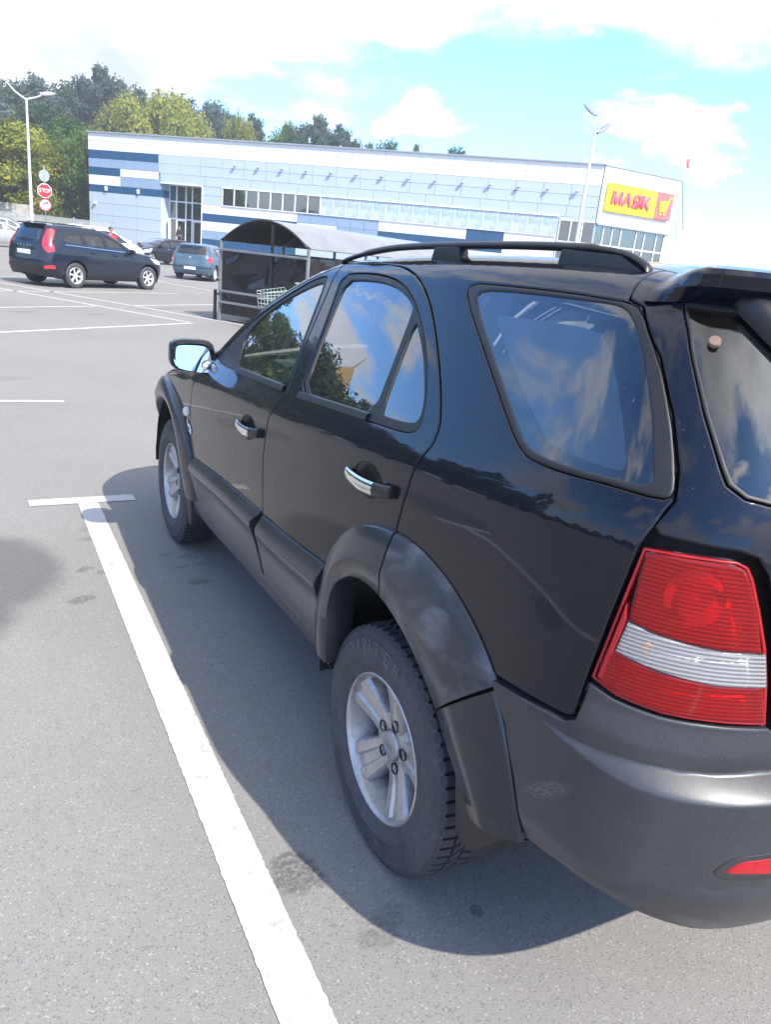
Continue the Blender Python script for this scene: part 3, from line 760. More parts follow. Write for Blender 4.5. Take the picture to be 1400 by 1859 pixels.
        fb = MB().prism([(y, z) for y, z in pr_], 0, .14, Matrix(((0, 0, 1, -.905), (1, 0, 0, 0), (0, 1, 0, 0), (0, 0, 0, 1))))
        fb.build('mud_flap', M_RUB, suv, bevel=.008, seg=2, mirror_x=mir)
    # door handles: hollow, bar of chrome with a black end
    for dd, (u0, v0) in ((fd, HF), (rd, HR)):
        panel('handle_recess', S, handle_hole(u0, v0), M_PLASTIC, dd, res=.02, gap=-.003, bev=0, wall=False, dfun=lambda u, v: -.004 - .024*max(0, 1 - ((u - u0 - .022)/.088)**2 - ((v - v0)/.047)**2), **K)
        bar = []
        for i in range(15):
            t = i/14; u = u0 + .135 - .27*t; v = v0 - .012 + .022*t - .010*math.sin(t*math.pi); bar.append((u, v, .010 + .012*math.sin(t*math.pi)**.5, .0205 + .003*math.sin(t*math.pi)))
        for nm, sl_, mt in (('handle_grip', bar[:11], M_CHROME), ('handle_cap', bar[10:], M_PLASTIC)):
            h = MB(); rows = []
            for u, v, d, hh in sl_:
                p = S.p(u, v); n = S.n(u, v); up = Vector((0, 0, 1)); row = []
                for k in range(11):
                    t = 2*math.pi*k/10; row.append(p + n*(d + .010*math.cos(t)) + up*(hh*math.sin(t)*(1 if abs(math.sin(t)) < .9 else .92)))
                rows.append(row)
            h.grid(rows); h.add([tuple(sum((Vector(q) for q in rows[0][:10]), Vector())/10)] + [tuple(q) for q in rows[0]], [(0, i, i + 1) for i in range(1, 11)]); h.add([tuple(sum((Vector(q) for q in rows[-1][:10]), Vector())/10)] + [tuple(q) for q in rows[-1]], [(0, i, i + 1) for i in range(1, 11)])
            h.build(nm, mt, dd, smooth=True, angle=60, mirror_x=mir)
    # side repeater and chrome script on the fender
    rp = MB(); p = S.p(2.277, .875); rp.lathe([(0, .03), (-.012, .028), (-.020, .018), (-.022, 0)], 'X', 20)
    rp.v = [(x + p.x, y*1.1 + p.y, z*.85 + p.z) for x, y, z in rp.v]; rp.build('side_repeater', pmat('repeater_white', (.75, .70, .66), .25), fen, smooth=True, angle=50, mirror_x=mir)
    bd = MB()
    for i, (a, b, c, d) in enumerate(((2.255,.838,2.235,.800),(2.235,.800,2.215,.815),(2.245,.822,2.20,.806),(2.20,.822,2.18,.79),(2.18,.79,2.165,.80),(2.25,.79,2.17,.782))):
        bd.tube([S.p(a, b) + S.n(a, b)*.004, S.p((a+c)/2, (b+d)/2 + .004) + S.n(a, b)*.005, S.p(c, d) + S.n(c, d)*.004], .0035, 6)
    bd.build('badge', M_CHROME, fen, smooth=True, mirror_x=mir)
    # A pillar
    panel('windscreen_pillar', S, A_TOP + [(1.16,1.73),(1.25,1.715),(1.373,1.685),(1.54,1.615),(1.70,1.535),(1.86,1.43),(1.99,1.33),(2.08,1.24),(2.20,1.15)], M_BLACK, suv, res=.04, gap=.0015, bev=.003, **K)
    # door mirror
    mr_ = empty('door_mirror'); mr_.parent = suv
    sg = -1 if not mir else 1
    hs_ = []
    for k, (yy, s_) in enumerate(((2.035, .80), (2.045, .97), (2.07, 1.0), (2.11, .98), (2.16, .86), (2.20, .62), (2.22, .3))):
        ring_ = []
        for j in range(28):
            t = 2*math.pi*j/28; cx, cz = math.cos(t), math.sin(t); q = 1/((abs(cx)**4 + abs(cz)**4)**.25)
            wx = .108*s_*cx*q; wz = .079*s_*cz*q*(1 - .10*cx)
            ring_.append((sg*(.953) + sg*wx*1, yy - .012*cx*sg*0, 1.194 + wz + .006*cx))
        hs_.append(ring_ + [ring_[0]])
    hb = MB().grid(hs_); hb.add(hs_[-1][:-1], [tuple(range(28))]); hb.build('mirror_housing', M_BLACK, mr_, smooth=True, angle=60)
    gl_ = MB(); ring_ = [(sg*.953 + (x - sg*.953)*1.09, 2.046, 1.194 + (z - 1.194)*1.08) for x, y, z in hs_[0][:-1]]
    gl_.add([(x, 2.048 if True else 0, z) for x, y, z in ring_], [tuple(range(28))])
    gm = gl_.build('mirror_pane', M_MIRROR, mr_)
    for v in gm.data.vertices: v.co.y = 2.043 + (v.co.z - 1.194)*.32
    bs_ = MB().lathe([(2.044, .0), (2.030, .020), (2.026, .028), (2.044, .032)], 'Y', 24); bs_.v = [(x + sg*.888, y, z + 1.150) for x, y, z in bs_.v]; bs_.build('blind_spot_rim', M_PLASTIC, mr_, smooth=True, angle=40)
    bs_ = MB().lathe([(2.020, .0), (2.0235, .014), (2.029, .026)], 'Y', 24); bs_.v = [(x + sg*.888, y, z + 1.150) for x, y, z in bs_.v]; bs_.build('blind_spot_mirror', M_MIRROR, mr_, smooth=True)
    MB().tube([(sg*.86, 2.10, 1.165), (sg*.83, 2.08, 1.165), (sg*.80, 2.06, 1.175)], [.045, .050, .055], 12).build('mirror_arm', M_PLASTIC, mr_, smooth=True, angle=60)
    # roof rail with feet
    rr_ = empty('roof_rail'); rr_.parent = suv
    RL = [(1.19,1.700),(1.17,1.712),(1.05,1.735),(.90,1.757),(.70,1.776),(.40,1.791),(.10,1.801),(-.11,1.804),(-.22,1.803),(-.31,1.794),(-.37,1.773),(-.385,1.755)]
    tb = MB(); rows = []
    for i, (y, z) in enumerate(crv(RL, 4)):
        row = []
        k = 1 if -.2 < y < 1.0 else .75
        for j in range(13):
            t = 2*math.pi*j/12; row.append((sg*(.585 + .017*k*math.cos(t)), y, z + .011*k*math.sin(t)))
        rows.append(row)
    tb.grid(rows).build('rail_bar', M_PLASTIC, rr_, smooth=True, angle=60)
    for ys in ((.53, .50, .43, .36, .33), (-.08, -.10, -.30, -.375, -.39)):
        ft = MB(); zt = [lerp_tab(-y, [(-b, c) for b, c in RL][::1]) if False else lerp_tab(y, sorted(RL)) for y in ys]
        pr_ = [(ys[0], 1.70), (ys[1], zt[1] - .004), (ys[2], zt[2] - .002), (ys[3], zt[3] - .004), (ys[4], 1.70)]
        ft.prism(pr_, -.017, .017, Matrix(((0, 0, 1, sg*.585), (1, 0, 0, 0), (0, 1, 0, 0), (0, 0, 0, 1)))); ft.build('rail_foot', M_PLASTIC, rr_, bevel=.006, seg=2)
    # tail lamp: reflector body, bowl with bulb, three lenses
    tl = empty('tail_lamp'); tl.parent = suv
    LO = [(-.718,1.296),(-.802,1.303),(-.838,1.304),(-.852,1.297),(-.862,1.276),(-.880,1.22),(-.900,1.15),(-.915,1.08),(-.930,.992),(-.854,.996),(-.796,.997),(-.731,1.005),(-.690,1.022)]
    WH = [(-.724,1.157),(-.754,1.149),(-.801,1.143),(-.848,1.139),(-.899,1.141),(-.913,1.073),(-.850,1.072),(-.812,1.076),(-.761,1.083),(-.716,1.093)]
    panel('lamp_body', S, LO, pmat('lamp_housing', (.16, .01, .014), .35), tl, res=.03, off=-.045, gap=.001, bev=0, depth=.03, **K)
    panel('lamp_edge', S, LO, M_REDSOLID, tl, [inset(resample(LO, .03) if area(LO) > 0 else resample(LO, .03)[::-1], .006)], res=.03, off=-.004, gap=.001, bev=.003, depth=.03, **K)
    up = [WH[i] for i in range(5)][::-1] + [(-.727,1.16),(-.728,1.286),(-.802,1.294),(-.834,1.295),(-.846,1.289),(-.853,1.270),(-.872,1.215),(-.890,1.15)]
    upc = [(-.728,1.162),(-.755,1.155),(-.801,1.149),(-.848,1.145),(-.889,1.146),(-.872,1.215),(-.853,1.272),(-.845,1.288),(-.834,1.294),(-.802,1.293),(-.728,1.286)]
    lowc = [(-.706,1.024),(-.711,1.085),(-.716,1.090),(-.761,1.078),(-.812,1.071),(-.850,1.067),(-.906,1.068),(-.921,1.003),(-.854,1.006),(-.796,1.007),(-.735,1.014)]
    panel('red_lens', S, upc, M_RED, tl, res=.025, off=.0, gap=-.004, bev=.005, depth=.02, **K)
    panel('red_lens', S, lowc, M_RED, tl, res=.025, off=.0, gap=-.004, bev=.005, depth=.02, **K)
    panel('red_lens', S, [(-.700,1.03),(-.710,1.03),(-.716,1.10),(-.722,1.16),(-.716,1.19)], M_REDSOLID, tl, res=.02, off=.0, gap=.0005, bev=.002, depth=.02, **K)
    panel('clear_lens', S, WH, M_CLEAR, tl, res=.025, off=.001, gap=.001, bev=.003, depth=.02, **K)
    panel('reflector', S, upc, M_RIB, tl, res=.03, off=-.03, gap=-.01, bev=0, wall=False, **K)
    panel('reflector', S, WH, M_RIB2, tl, res=.03, off=-.022, gap=-.004, bev=0, wall=False, **K)
    panel('reflector', S, lowc, M_RIB, tl, res=.03, off=-.026, gap=-.008, bev=0, wall=False, **K)
    p = S.p(-.80, 1.225); n = S.n(-.80, 1.225); q = n.to_track_quat('Z', 'Y').to_matrix().to_4x4(); q.translation = p - n*.016
    bw = MB().lathe([(-.010, .056), (.004, .052), (-.004, .044), (-.018, .030), (-.024, .012), (-.024, 0)], 'Z', 28); bw.v = [tuple(q @ Vector(v)) for v in bw.v]; bw.build('bulb_bowl', M_CHROME, tl, smooth=True, angle=50, mirror_x=mir)
    bu = MB().lathe([(-.024, .006), (-.010, .008), (-.002, .007), (.003, .0)], 'Z', 12); bu.v = [tuple(q @ Vector(v)) for v in bu.v]; bu.build('bulb', M_AMBER, tl, smooth=True, mirror_x=mir)
    p2 = S.p(-.757, 1.115) - S.n(-.757, 1.115)*.014; b2 = MB().lathe([(-.012, 0), (-.008, .009), (.004, .011), (.012, 0)], 'Z', 12); b2.v = [(x + p2.x, y + p2.y, z + p2.z) for x, y, z in b2.v]; b2.build('bulb', M_AMBER, tl, smooth=True, mirror_x=mir)
VM = S.vmax(0)
# roof, bonnet, screens, tailgate, bumpers: one sheet each across the car
us_ = [-1.35 + .1*i for i in range(27)]
def cen_edge(u0, u1, n=14): return [(u0 + (u1-u0)*i/n, S.vmax(u0 + (u1-u0)*i/n)) for i in range(n + 1)]
roof = panel('roof', S, [(-1.35,1.845),(-.8,1.845),(-.3,1.845),(.3,1.845),(.8,1.845),(1.12,1.803),(1.20,1.77)] + cen_edge(1.20, -1.35, 24), M_BLACK, suv, res=.06, gap=.002, bev=.003, sym=True)
ws_lo = [(1.23,1.735),(1.373,1.70),(1.54,1.632),(1.70,1.55),(1.86,1.445),(1.99,1.345),(2.08,1.26),(2.12,1.235)]
panel('windscreen', S, [(1.205,1.775)] + ws_lo[1:] + [(2.10,1.6)] + cen_edge(2.08, 1.205, 10), M_GFRONT, suv, res=.07, off=-.003, gap=.001, bev=0, wall=False, sym=True)
panel('bonnet', S, [(2.13,1.25),(2.21,1.16),(2.3,1.155),(2.6,1.125),(2.9,1.075),(3.15,1.005),(3.34,.91),(3.75,.88)] + cen_edge(3.75, 2.10, 16), M_BLACK, suv, res=.07, sym=True)
panel('front_bumper', S, [(3.345,.90),(3.345,.77),(3.30,.69),(3.22,.655),(3.25,.45),(3.32,.36),(3.75,.34),(3.75,.875)], M_TRIM, suv, res=.06, sym=True)
RWIN = [(-.681,1.715),(-.71,1.661),(-.755,1.531),(-.788,1.449),(-.800,1.425),(-.825,1.408),(-.87,1.400),(-.95,1.396),(-1.35,1.392),(-1.35,1.72)]
tg = panel('tailgate', S, TG_EDGE[::-1] + [(-.8,1.84),(-1.35,1.84),(-1.35,.965),(-.965,.965),(-.940,.992),(-.908,1.15),(-.888,1.235),(-.874,1.285),(-.858,1.312),(-.835,1.320),(-.76,1.322),(-.735,1.322)], M_BLACK, suv, [RWIN], res=.03, sym=True, feats=[(S.belt, (-.03, -.015, 0, .015))])
panel('rear_window_seal', S, RWIN, M_RUB, tg, [[(u_ if u_ > -1.335 else -1.35, v_) for u_, v_ in inset(resample(RWIN, .03) if area(RWIN) > 0 else resample(RWIN, .03)[::-1], .006)]], res=.05, off=.001, gap=.0, bev=.002, sym=True)
panel('rear_window', S, RWIN, M_GREAR, tg, res=.05, off=-.004, gap=.004, bev=0, wall=False, sym=True)
htr = pmat('heater_wire', (.16, .10, .06), .5)
for i in range(9):
    v = 1.45 + i*.026; pts_ = [S.p(-.87 - .48*j/14 - (1.67 - v)*.0, v) - S.n(-.87 - .48*j/14, v)*.007 for j in range(15)]
    b = MB().tube(pts_ + [Vector((-p_.x, p_.y, p_.z)) for p_ in pts_[::-1][1:]], .0011, 4); b.build('heater_wire', htr, tg)
p = S.p(-.762, 1.647); n = S.n(-.762, 1.647); q = n.to_track_quat('Z', 'Y').to_matrix().to_4x4(); q.translation = p - n*.004
bb_ = MB().lathe([(0, .0115), (.008, .0115), (.0095, .0100), (.0098, .0)], 'Z', 24); bb_.v = [tuple(q @ Vector(v)) for v in bb_.v]; bb_.build('window_hinge_button', pmat('worn_button', (.16, .10, .08), .5, bump=.3), tg, smooth=True, angle=40)
# dark filler between tailgate, lamp and bumper
panel('tailgate_gutter', S, [(-.66,1.34),(-.735,1.42),(-1.35,1.36),(-1.35,.95),(-.70,.95),(-.66,1.0)], M_DARK, suv, res=.06, off=-.05, gap=0, bev=0, wall=False, sym=True)
panel('pillar_cavity', S, [(-.44,1.86),(-.44,1.70),(-.56,1.66),(-.64,1.58),(-.70,1.45),(-.72,1.34),(-.78,1.34),(-.78,1.5),(-.70,1.70),(-.62,1.86)], M_DARK, suv, res=.06, off=-.03, gap=0, bev=0, wall=False)
LLOW = [(-1.35,.872),(-.927,.866),(-.842,.860),(-.799,.861),(-.763,.864),(-.719,.875),(-.663,.884),(-.3,.90)]
LUP = [(-1.35,.906),(-.945,.904),(-.845,.897),(-.795,.894),(-.756,.892),(-.713,.888),(-.663,.886),(-.3,.902)]
def bump_d(u, v):
    D = lerp_tab(-u, [(.60, 0), (.66, .004), (.72, .016), (.80, .036), (.90, .050), (1.0, .056), (1.35, .058)])
    lo, hi = smooth_tab(u, LLOW), smooth_tab(u, LUP)
    t = min(max((v - lo) / max(hi - lo, .004), 0), 1); t = t**1.25 if t > .05 else t*.47
    d = D*(1 - t)
    if v > .93: d += .010*(1 - min((v - .93)/.05, 1)) if v < .98 else 0
    else: d += .010
    if v < .66: d -= 1.8*(.66 - v)**2 + .05*(.66 - v)
    d += -.006*math.exp(-((v - .675)/.012)**2)*min(max((-u - .84)/.06, 0), 1)
    return d
BT = [(-.484,.893),(-.637,.914),(-.668,.916),(-.684,.930),(-.690,1.014),(-.731,1.0),(-.796,.992),(-.854,.991),(-.934,.987),(-.96,.960),(-1.35,.957)]
panel('rear_bumper', S, BT + [(-1.35,.525),(-1.031,.525),(-.94,.522),(-.89,.534),(-.835,.562),(-.781,.588),(-.714,.598),(-.628,.585),(-.588,.717),(-.545,.821)], M_BUMP, suv, res=.022, gap=.002, bev=.005, depth=.05, dfun=bump_d, sym=True, feats=[(LLOW, (-.024, -.014, -.008, -.003, .003, .009, .015, .022, .03)), (LUP, (-.005, .004, .01, .018)), ([(-1.4, .98), (0, .98)], (-.056, -.05, -.04, -.03, -.02, -.01, -.002, .002))])
for mir in (False, True):
    panel('bumper_reflector', S, rcorner([(-.894,.716),(-.912,.743),(-.95,.746),(-1.11,.746),(-1.11,.716),(-.955,.708)], .01), M_REDSOLID, suv, res=.02, gap=.0, bev=.003, depth=.01, dfun=lambda u, v: bump_d(u, v) + .004, mirror=mir)
    sl0 = rcorner([(-.882,.714),(-.903,.752),(-.947,.757),(-1.06,.758),(-1.125,.757),(-1.125,.695),(-.96,.692),(-.90,.698)], .015)
    panel('reflector_slot', S, sl0, pmat('slot_grey', (.022, .022, .024), .6), suv, res=.02, gap=.0, bev=.002, depth=.01, dfun=lambda u, v: bump_d(u, v) + .002, mirror=mir)
# spoiler over the rear window
sp_ = MB(); rows = []
VB = (1.93, 1.87, 1.83, 1.80, 1.775, 1.735, 1.715, 1.700)
for i in range(49):
    u = -.575 - (1.35 - .575)*(i/48)**1.3
    b0 = S.p(u, 1.76); nn = S.n(u, 1.70); h = Vector((nn.x, nn.y, 0)).normalized()
    k = min(max((-.575 - u)/.17, 0), 1); k = k*k*(3 - 2*k); d = .085
    top = S.p(u, 1.90); mid = S.p(u, 1.845)
    T = [top + Vector((0, 0, .003)), mid + Vector((0, 0, .012)) + h*.012, Vector((b0.x, b0.y, 1.784)) + h*(d*.55), Vector((b0.x, b0.y, 1.778)) + h*(d*.93), Vector((b0.x, b0.y, 1.768)) + h*d,
         Vector((b0.x, b0.y, 1.745)) + h*(d - .006), Vector((b0.x, b0.y, 1.738)) + h*(d - .022), S.p(u, 1.722) - h*.004]
    B = [S.p(u, v) + S.n(u, v)*.007 for v in VB]
    rows.append([q*(1 - k) + t_*k for q, t_ in zip(B, T)])
full = rows + [[Vector((-p_.x, p_.y, p_.z)) for p_ in r_] for r_ in rows[::-1][1:]]
cap0 = [S.p(-.574, v) - S.n(-.574, v)*.004 for v in VB]
sp_.grid([cap0] + full + [[Vector((-p_.x, p_.y, p_.z)) for p_ in cap0]])
sp_.build('roof_spoiler', M_BLACK, suv, smooth=True, angle=38)
# rear wiper hanging from the spoiler
wp = empty('rear_wiper'); wp.parent = suv
def wpt(u, v, d): return S.p(u, v) + S.n(u, v)*d
rows = []
for u, v, hw, d in ((-.80,1.745,.030,.030),(-.825,1.715,.034,.038),(-.86,1.675,.032,.036),(-.895,1.635,.024,.028),(-.915,1.615,.012,.018)):
    p = wpt(u, v, 0); n = S.n(u, v); ax = (wpt(u - .02, v - .02, 0) - p).normalized(); sd = n.cross(ax).normalized()
    rows.append([p + sd*hw, p + sd*hw*.9 + n*d*.7, p + sd*hw*.4 + n*d, p - sd*hw*.4 + n*d, p - sd*hw*.9 + n*d*.7, p - sd*hw])
MB().grid(rows).build('wiper_cover', M_PLASTIC, wp, smooth=True, angle=50)
MB().tube([wpt(-.89,1.64,.022), wpt(-1.0,1.56,.026), wpt(-1.12,1.49,.024)], [.010, .008, .006], 8).build('wiper_arm', M_PLASTIC, wp, smooth=True)
MB().tube([wpt(-.93,1.52,.012), wpt(-1.12,1.49,.016), wpt(-1.30,1.47,.012)], .006, 6).build('wiper_blade', M_RUB, wp, smooth=True)
# number plate and tailgate grip (right of the frame)
MB().box((0, -1.0, 1.12), (.52, .012, .112)).build('number_plate', M_PLATE, suv, bevel=.004)
MB().box((0, -1.005, 1.21), (.62, .05, .035)).build('tailgate_grip', M_PLASTIC, suv, bevel=.01, seg=2)
# floor pan, inner shell, seats
MB().box((0, 1.35, .44), (1.3, 3.9, .06)).build('floor_pan', M_DARK, suv)
for mir in (False, True):
    b = MB(); b.grid([[S.p(u, v) + Vector((.05, 0, 0)) for v in (.62, .8, .95, smooth_tab(u, S.belt) - .03)] for u in (.45, .8, 1.2, 1.7, 2.12)]); b.build('door_lining', M_DASH, suv, smooth=True, mirror_x=mir)
b = MB(); b.grid([[Vector((x, y, 1.735 - .06*(x/.6)**2 - .05*(max(0, y - .6))**2 - .03*(y < -.4))) for x in (-.62, -.4, 0, .4, .62)] for y in (-.55, 0, .6, 1.15)]); b.build('headlining', pmat('headlining_cloth', (.42, .41, .39), .95), suv, smooth=True)
def seat(x, y, bench=False):
    wdt = .50 if not bench else 1.3
    s_ = empty('seat', (x, y, 0)); s_.parent = suv
    MB().box((0, .22, .68), (wdt, .50, .16)).build('cushion', M_SEAT, s_, bevel=.05, seg=3)
    MB().box((0, -.10, 1.02), (wdt, .16, .62), M=Matrix.Rotation(R(14), 3, 'X')).build('backrest', M_SEAT, s_, bevel=.05, seg=3)
    for hx in ((0,) if not bench else (-.38, .38)):
        MB().box((hx, -.20, 1.41), (.26, .10, .18), M=Matrix.Rotation(R(10), 3, 'X')).build('headrest', M_SEAT, s_, bevel=.04, seg=3)
        MB().tube([(hx - .05, -.18, 1.28), (hx - .05, -.19, 1.36)], .006, 6).tube([(hx + .05, -.18, 1.28), (hx + .05, -.19, 1.36)], .006, 6).build('headrest_posts', M_STEEL, s_)
seat(-.38, 1.25); seat(.38, 1.25); seat(0, .42, True)
MB().box((0, 1.98, 1.02), (1.45, .42, .26), M=Matrix.Rotation(R(-12), 3, 'X')).build('dashboard', M_DASH, suv, bevel=.07, seg=3)
MB().box((-.38, 1.93, 1.15), (.38, .22, .10)).build('instrument_hood', M_PLASTIC, suv, bevel=.03, seg=2)
st = MB(); ring_ = [(-.38 + .19*math.cos(t), 1.68 - .06*math.sin(t), 1.06 + .18*math.sin(t)) for t in [2*math.pi*i/32 for i in range(33)]]
st.tube(ring_, .015, 8, False).tube([(-.38, 1.85, 1.0), (-.38, 1.69, 1.06)], [.04, .07], 12).tube([(-.56, 1.68, 1.06), (-.20, 1.68, 1.06)], .018, 8); st.build('steering_wheel', M_PLASTIC, suv, smooth=True, angle=60)
# wheels
w0 = make_wheel_hero(); w0.parent = suv
for i, (x, y, rz, roll) in enumerate(((-.79, 0, 0, 0), (-.79, 2.71, 0, 20), (.79, 0, math.pi, 10), (.79, 2.71, math.pi, 40))):
    w = w0 if i == 0 else copy_tree(w0, suv)
    w.location = (x, y, .3615); w.rotation_euler = (R(roll) if i else 0, 0, rz)
MB().tube([(-.7, 0, .36), (.7, 0, .36)], .05, 10).tube([(-.7, 2.71, .36), (.7, 2.71, .36)], .05, 10).build('axles', M_DARK, suv)
# ------------------------------------------------------------------ ground and painted lines
def asphalt():
    t = NT('asphalt'); c = t.co()
    big = t.noise(c, .35, 4, .55); mid = t.noise(c, 3.5, 5, .65); fine = t.noise(c, 240, 3, .6)
    vo = t.n('ShaderNodeTexVoronoi'); t.l(c, vo.inputs[0]); vo.inputs['Scale'].default_value = 200; vo.inputs['Randomness'].default_value = 1
    vcol = t.n('ShaderNodeSeparateColor'); t.l(vo.outputs['Color'], vcol.inputs[0])
    base = t.mix(t.rng(fine, .32, .70), (.142, .136, .130), (.232, .222, .213))
    base = t.mix(t.rng(vcol.outputs[0], .94, .99, 0, .6), base, (.36, .35, .34))                    # pale stones
    base = t.mix(t.rng(vcol.outputs[1], .86, .95, 0, .7), base, (.08, .08, .082))                 # dark stones
    base = t.mix(t.rng(mid, .35, .75, 0, .28), base, (.145, .14, .135))
    base = t.mix(t.rng(big, .35, .7, 0, .22), base, (.30, .29, .275))
    nv = t.n('ShaderNodeTexNoise'); t.l(c, nv.inputs['Vector']); nv.inputs['Scale'].default_value = 9; nv.inputs['Detail'].default_value = 5
    wob = t.n('ShaderNodeVectorMath', operation='MULTIPLY_ADD'); t.l(nv.outputs['Color'], wob.inputs[0]); wob.inputs[1].default_value = (.10, .10, 0); t.l(c, wob.inputs[2])
    nv2 = t.n('ShaderNodeTexNoise'); t.l(c, nv2.inputs['Vector']); nv2.inputs['Scale'].default_value = 60; nv2.inputs['Detail'].default_value = 4
    st = None
    # large dark patch, then damp and oily patches: centre, half axes, turn, strength
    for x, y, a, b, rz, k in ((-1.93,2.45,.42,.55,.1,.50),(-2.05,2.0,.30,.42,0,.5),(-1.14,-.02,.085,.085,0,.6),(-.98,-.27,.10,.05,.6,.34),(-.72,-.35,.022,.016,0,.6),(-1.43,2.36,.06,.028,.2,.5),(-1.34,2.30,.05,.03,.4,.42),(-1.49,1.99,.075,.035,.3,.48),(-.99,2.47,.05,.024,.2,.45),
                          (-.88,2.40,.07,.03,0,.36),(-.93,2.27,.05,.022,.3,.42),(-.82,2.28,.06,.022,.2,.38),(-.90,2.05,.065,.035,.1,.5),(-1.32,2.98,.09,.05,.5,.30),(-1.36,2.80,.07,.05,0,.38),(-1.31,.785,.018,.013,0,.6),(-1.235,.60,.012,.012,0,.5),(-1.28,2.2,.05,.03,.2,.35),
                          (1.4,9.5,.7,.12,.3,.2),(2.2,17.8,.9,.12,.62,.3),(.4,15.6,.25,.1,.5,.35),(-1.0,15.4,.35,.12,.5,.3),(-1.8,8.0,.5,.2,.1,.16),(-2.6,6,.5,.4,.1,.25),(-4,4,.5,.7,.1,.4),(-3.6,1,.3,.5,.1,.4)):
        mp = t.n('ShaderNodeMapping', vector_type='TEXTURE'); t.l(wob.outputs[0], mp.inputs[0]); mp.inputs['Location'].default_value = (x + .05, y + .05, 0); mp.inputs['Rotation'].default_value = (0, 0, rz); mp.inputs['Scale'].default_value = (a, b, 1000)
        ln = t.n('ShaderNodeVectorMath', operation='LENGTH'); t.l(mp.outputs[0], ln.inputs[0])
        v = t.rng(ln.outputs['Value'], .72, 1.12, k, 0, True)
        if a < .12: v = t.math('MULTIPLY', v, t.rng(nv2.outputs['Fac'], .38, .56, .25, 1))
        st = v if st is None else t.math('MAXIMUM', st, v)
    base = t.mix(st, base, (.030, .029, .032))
    h = t.math('ADD', fine, t.math('MULTIPLY', vo.outputs['Distance'], .45))
    t.bsdf(base, t.rng(fine, .3, .7, .78, .95), 0, spec=.35, normal=t.bump(h, .40, .003))
    return t.m
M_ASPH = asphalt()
g = MB(); n_ = 20
for (x0, x1, y0, y1) in ((-900, 900, -900, 1100),):
    g.grid([[(x0 + (x1-x0)*i/n_, y0 + (y1-y0)*j/n_, 0) for i in range(n_ + 1)] for j in range(n_ + 1)])
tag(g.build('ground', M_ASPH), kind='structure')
def linepaint():
    t = NT('line_paint'); c = t.co(); f = t.noise(c, 40, 5, .7); g_ = t.noise(c, 260, 2); k = t.noise(c, 2.5, 4, .6)
    col = t.mix(t.rng(f, .3, .7), (.37, .366, .36), (.46, .456, .45))
    col = t.mix(t.math('MULTIPLY', t.rng(g_, .58, .72), .6), col, (.19, .19, .185))
    col = t.mix(t.math('MULTIPLY', t.rng(t.noise(c, 22, 6, .75), .56, .72), .7), col, (.17, .166, .162))
    t.bsdf(col, .7, 0, spec=.3, normal=t.bump(g_, .5, .003))
    return t.m
M_LINE = linepaint()
rl = random.Random(3)
def painted(pts, wd, rag=.004, step=.05):
    """a painted stripe along a polyline, its edges slightly ragged"""
    b = MB(); row0 = []; row1 = []; off = 0
    for (a, c) in zip(pts, pts[1:]):
        a, c = Vector(a), Vector(c); d = (c - a); L = d.length; d.normalize(); nn = Vector((-d.y, d.x)); k = max(2, int(L/step))
        for i in range(k + 1):
            p = a + d*(L*i/k); row0.append((p.x + nn.x*(wd/2 + rl.gauss(0, rag)), p.y + nn.y*(wd/2 + rl.gauss(0, rag)), .004)); row1.append((p.x - nn.x*(wd/2 + rl.gauss(0, rag)), p.y - nn.y*(wd/2 + rl.gauss(0, rag)), .004))
    b.grid([row1, row0])
    return tag(b.build('parking_line', M_LINE), kind='structure')
painted([(-1.281, 3.44), (-1.281, -3.6)], .128, .0011, .012)
painted([(-1.635, 3.500), (-.975, 3.512)], .125, .0011, .012)
painted([(-3.86, 3.44), (-3.86, -3.6)], .128, .003, .03); painted([(-4.21, 3.5), (-3.55, 3.512)], .125, .003, .03)
painted([(1.30, 3.44), (1.30, -3.6)], .128, .003, .03); painted([(.95, 3.5), (1.65, 3.512)], .125, .003, .03)
painted([(-4.6, 6.75), (-1.10, 6.725)], .10, .003, .04)
AX = Vector((.797, .604)); BX = Vector((.505, -.863))
painted([(-6.0, 8.65), (2.26, 14.92)], .13, .003, .1)
painted([(-4.0, 25.6), (2.22, 15.02)], .12, .003, .1)
painted([(-2.7, 25.55), (3.15, 15.50), (6.5, 9.6)], .12, .003, .1)
painted([(-6.0, 12.6), (.67, 17.49)], .12, .003, .1); painted([(1.59, 18.18), (9.0, 23.7)], .12, .003, .1)
painted([(-5.5, 17.3), (3.90, 23.40)], .12, .003, .1); painted([(-5, 22.6), (8.0, 32.0)], .12, .003, .1)
painted([(4.3, 29.4), (6.4, 24.4)], .12, .003, .1); painted([(5.4, 33.0), (11.0, 37.2)], .12, .003, .1); painted([(1.0, 35.0), (8.0, 40.2)], .12, .003, .1)
# ------------------------------------------------------------------ the supermarket
M_PW = pmat('panel_white', (.72, .73, .74), .45, var=.03, scale=.4)
M_PP = pmat('panel_pale_blue', (.42, .50, .58), .45, var=.04, scale=.4)
M_PG = pmat('panel_grey_blue', (.24, .33, .46), .45, var=.05, scale=.4)
M_PB = pmat('panel_deep_blue', (.007, .068, .165), .4, var=.08, scale=.4)
M_JOINT = pmat('panel_joint', (.30, .34, .38), .8)
M_FRAME = pmat('white_window_frame', (.72, .74, .75), .4, var=.03)
def shop_glass():
    t = NT('shop_window_glass'); b = t.bsdf((.018, .026, .026), .03, 0, 0, .02, 1.0); b.inputs['IOR'].default_value = 1.9
    return t.m
M_SGLASS = shop_glass()
FO_ = Vector((8.0, 75.2, 0)); FD = Vector((.693, -.7205, 0)); FRZ = math.atan2(FD.y, FD.x)
bld = empty('supermarket_building', FO_, FRZ, 'long white and blue panelled supermarket behind the car park', 'building')
core = MB()
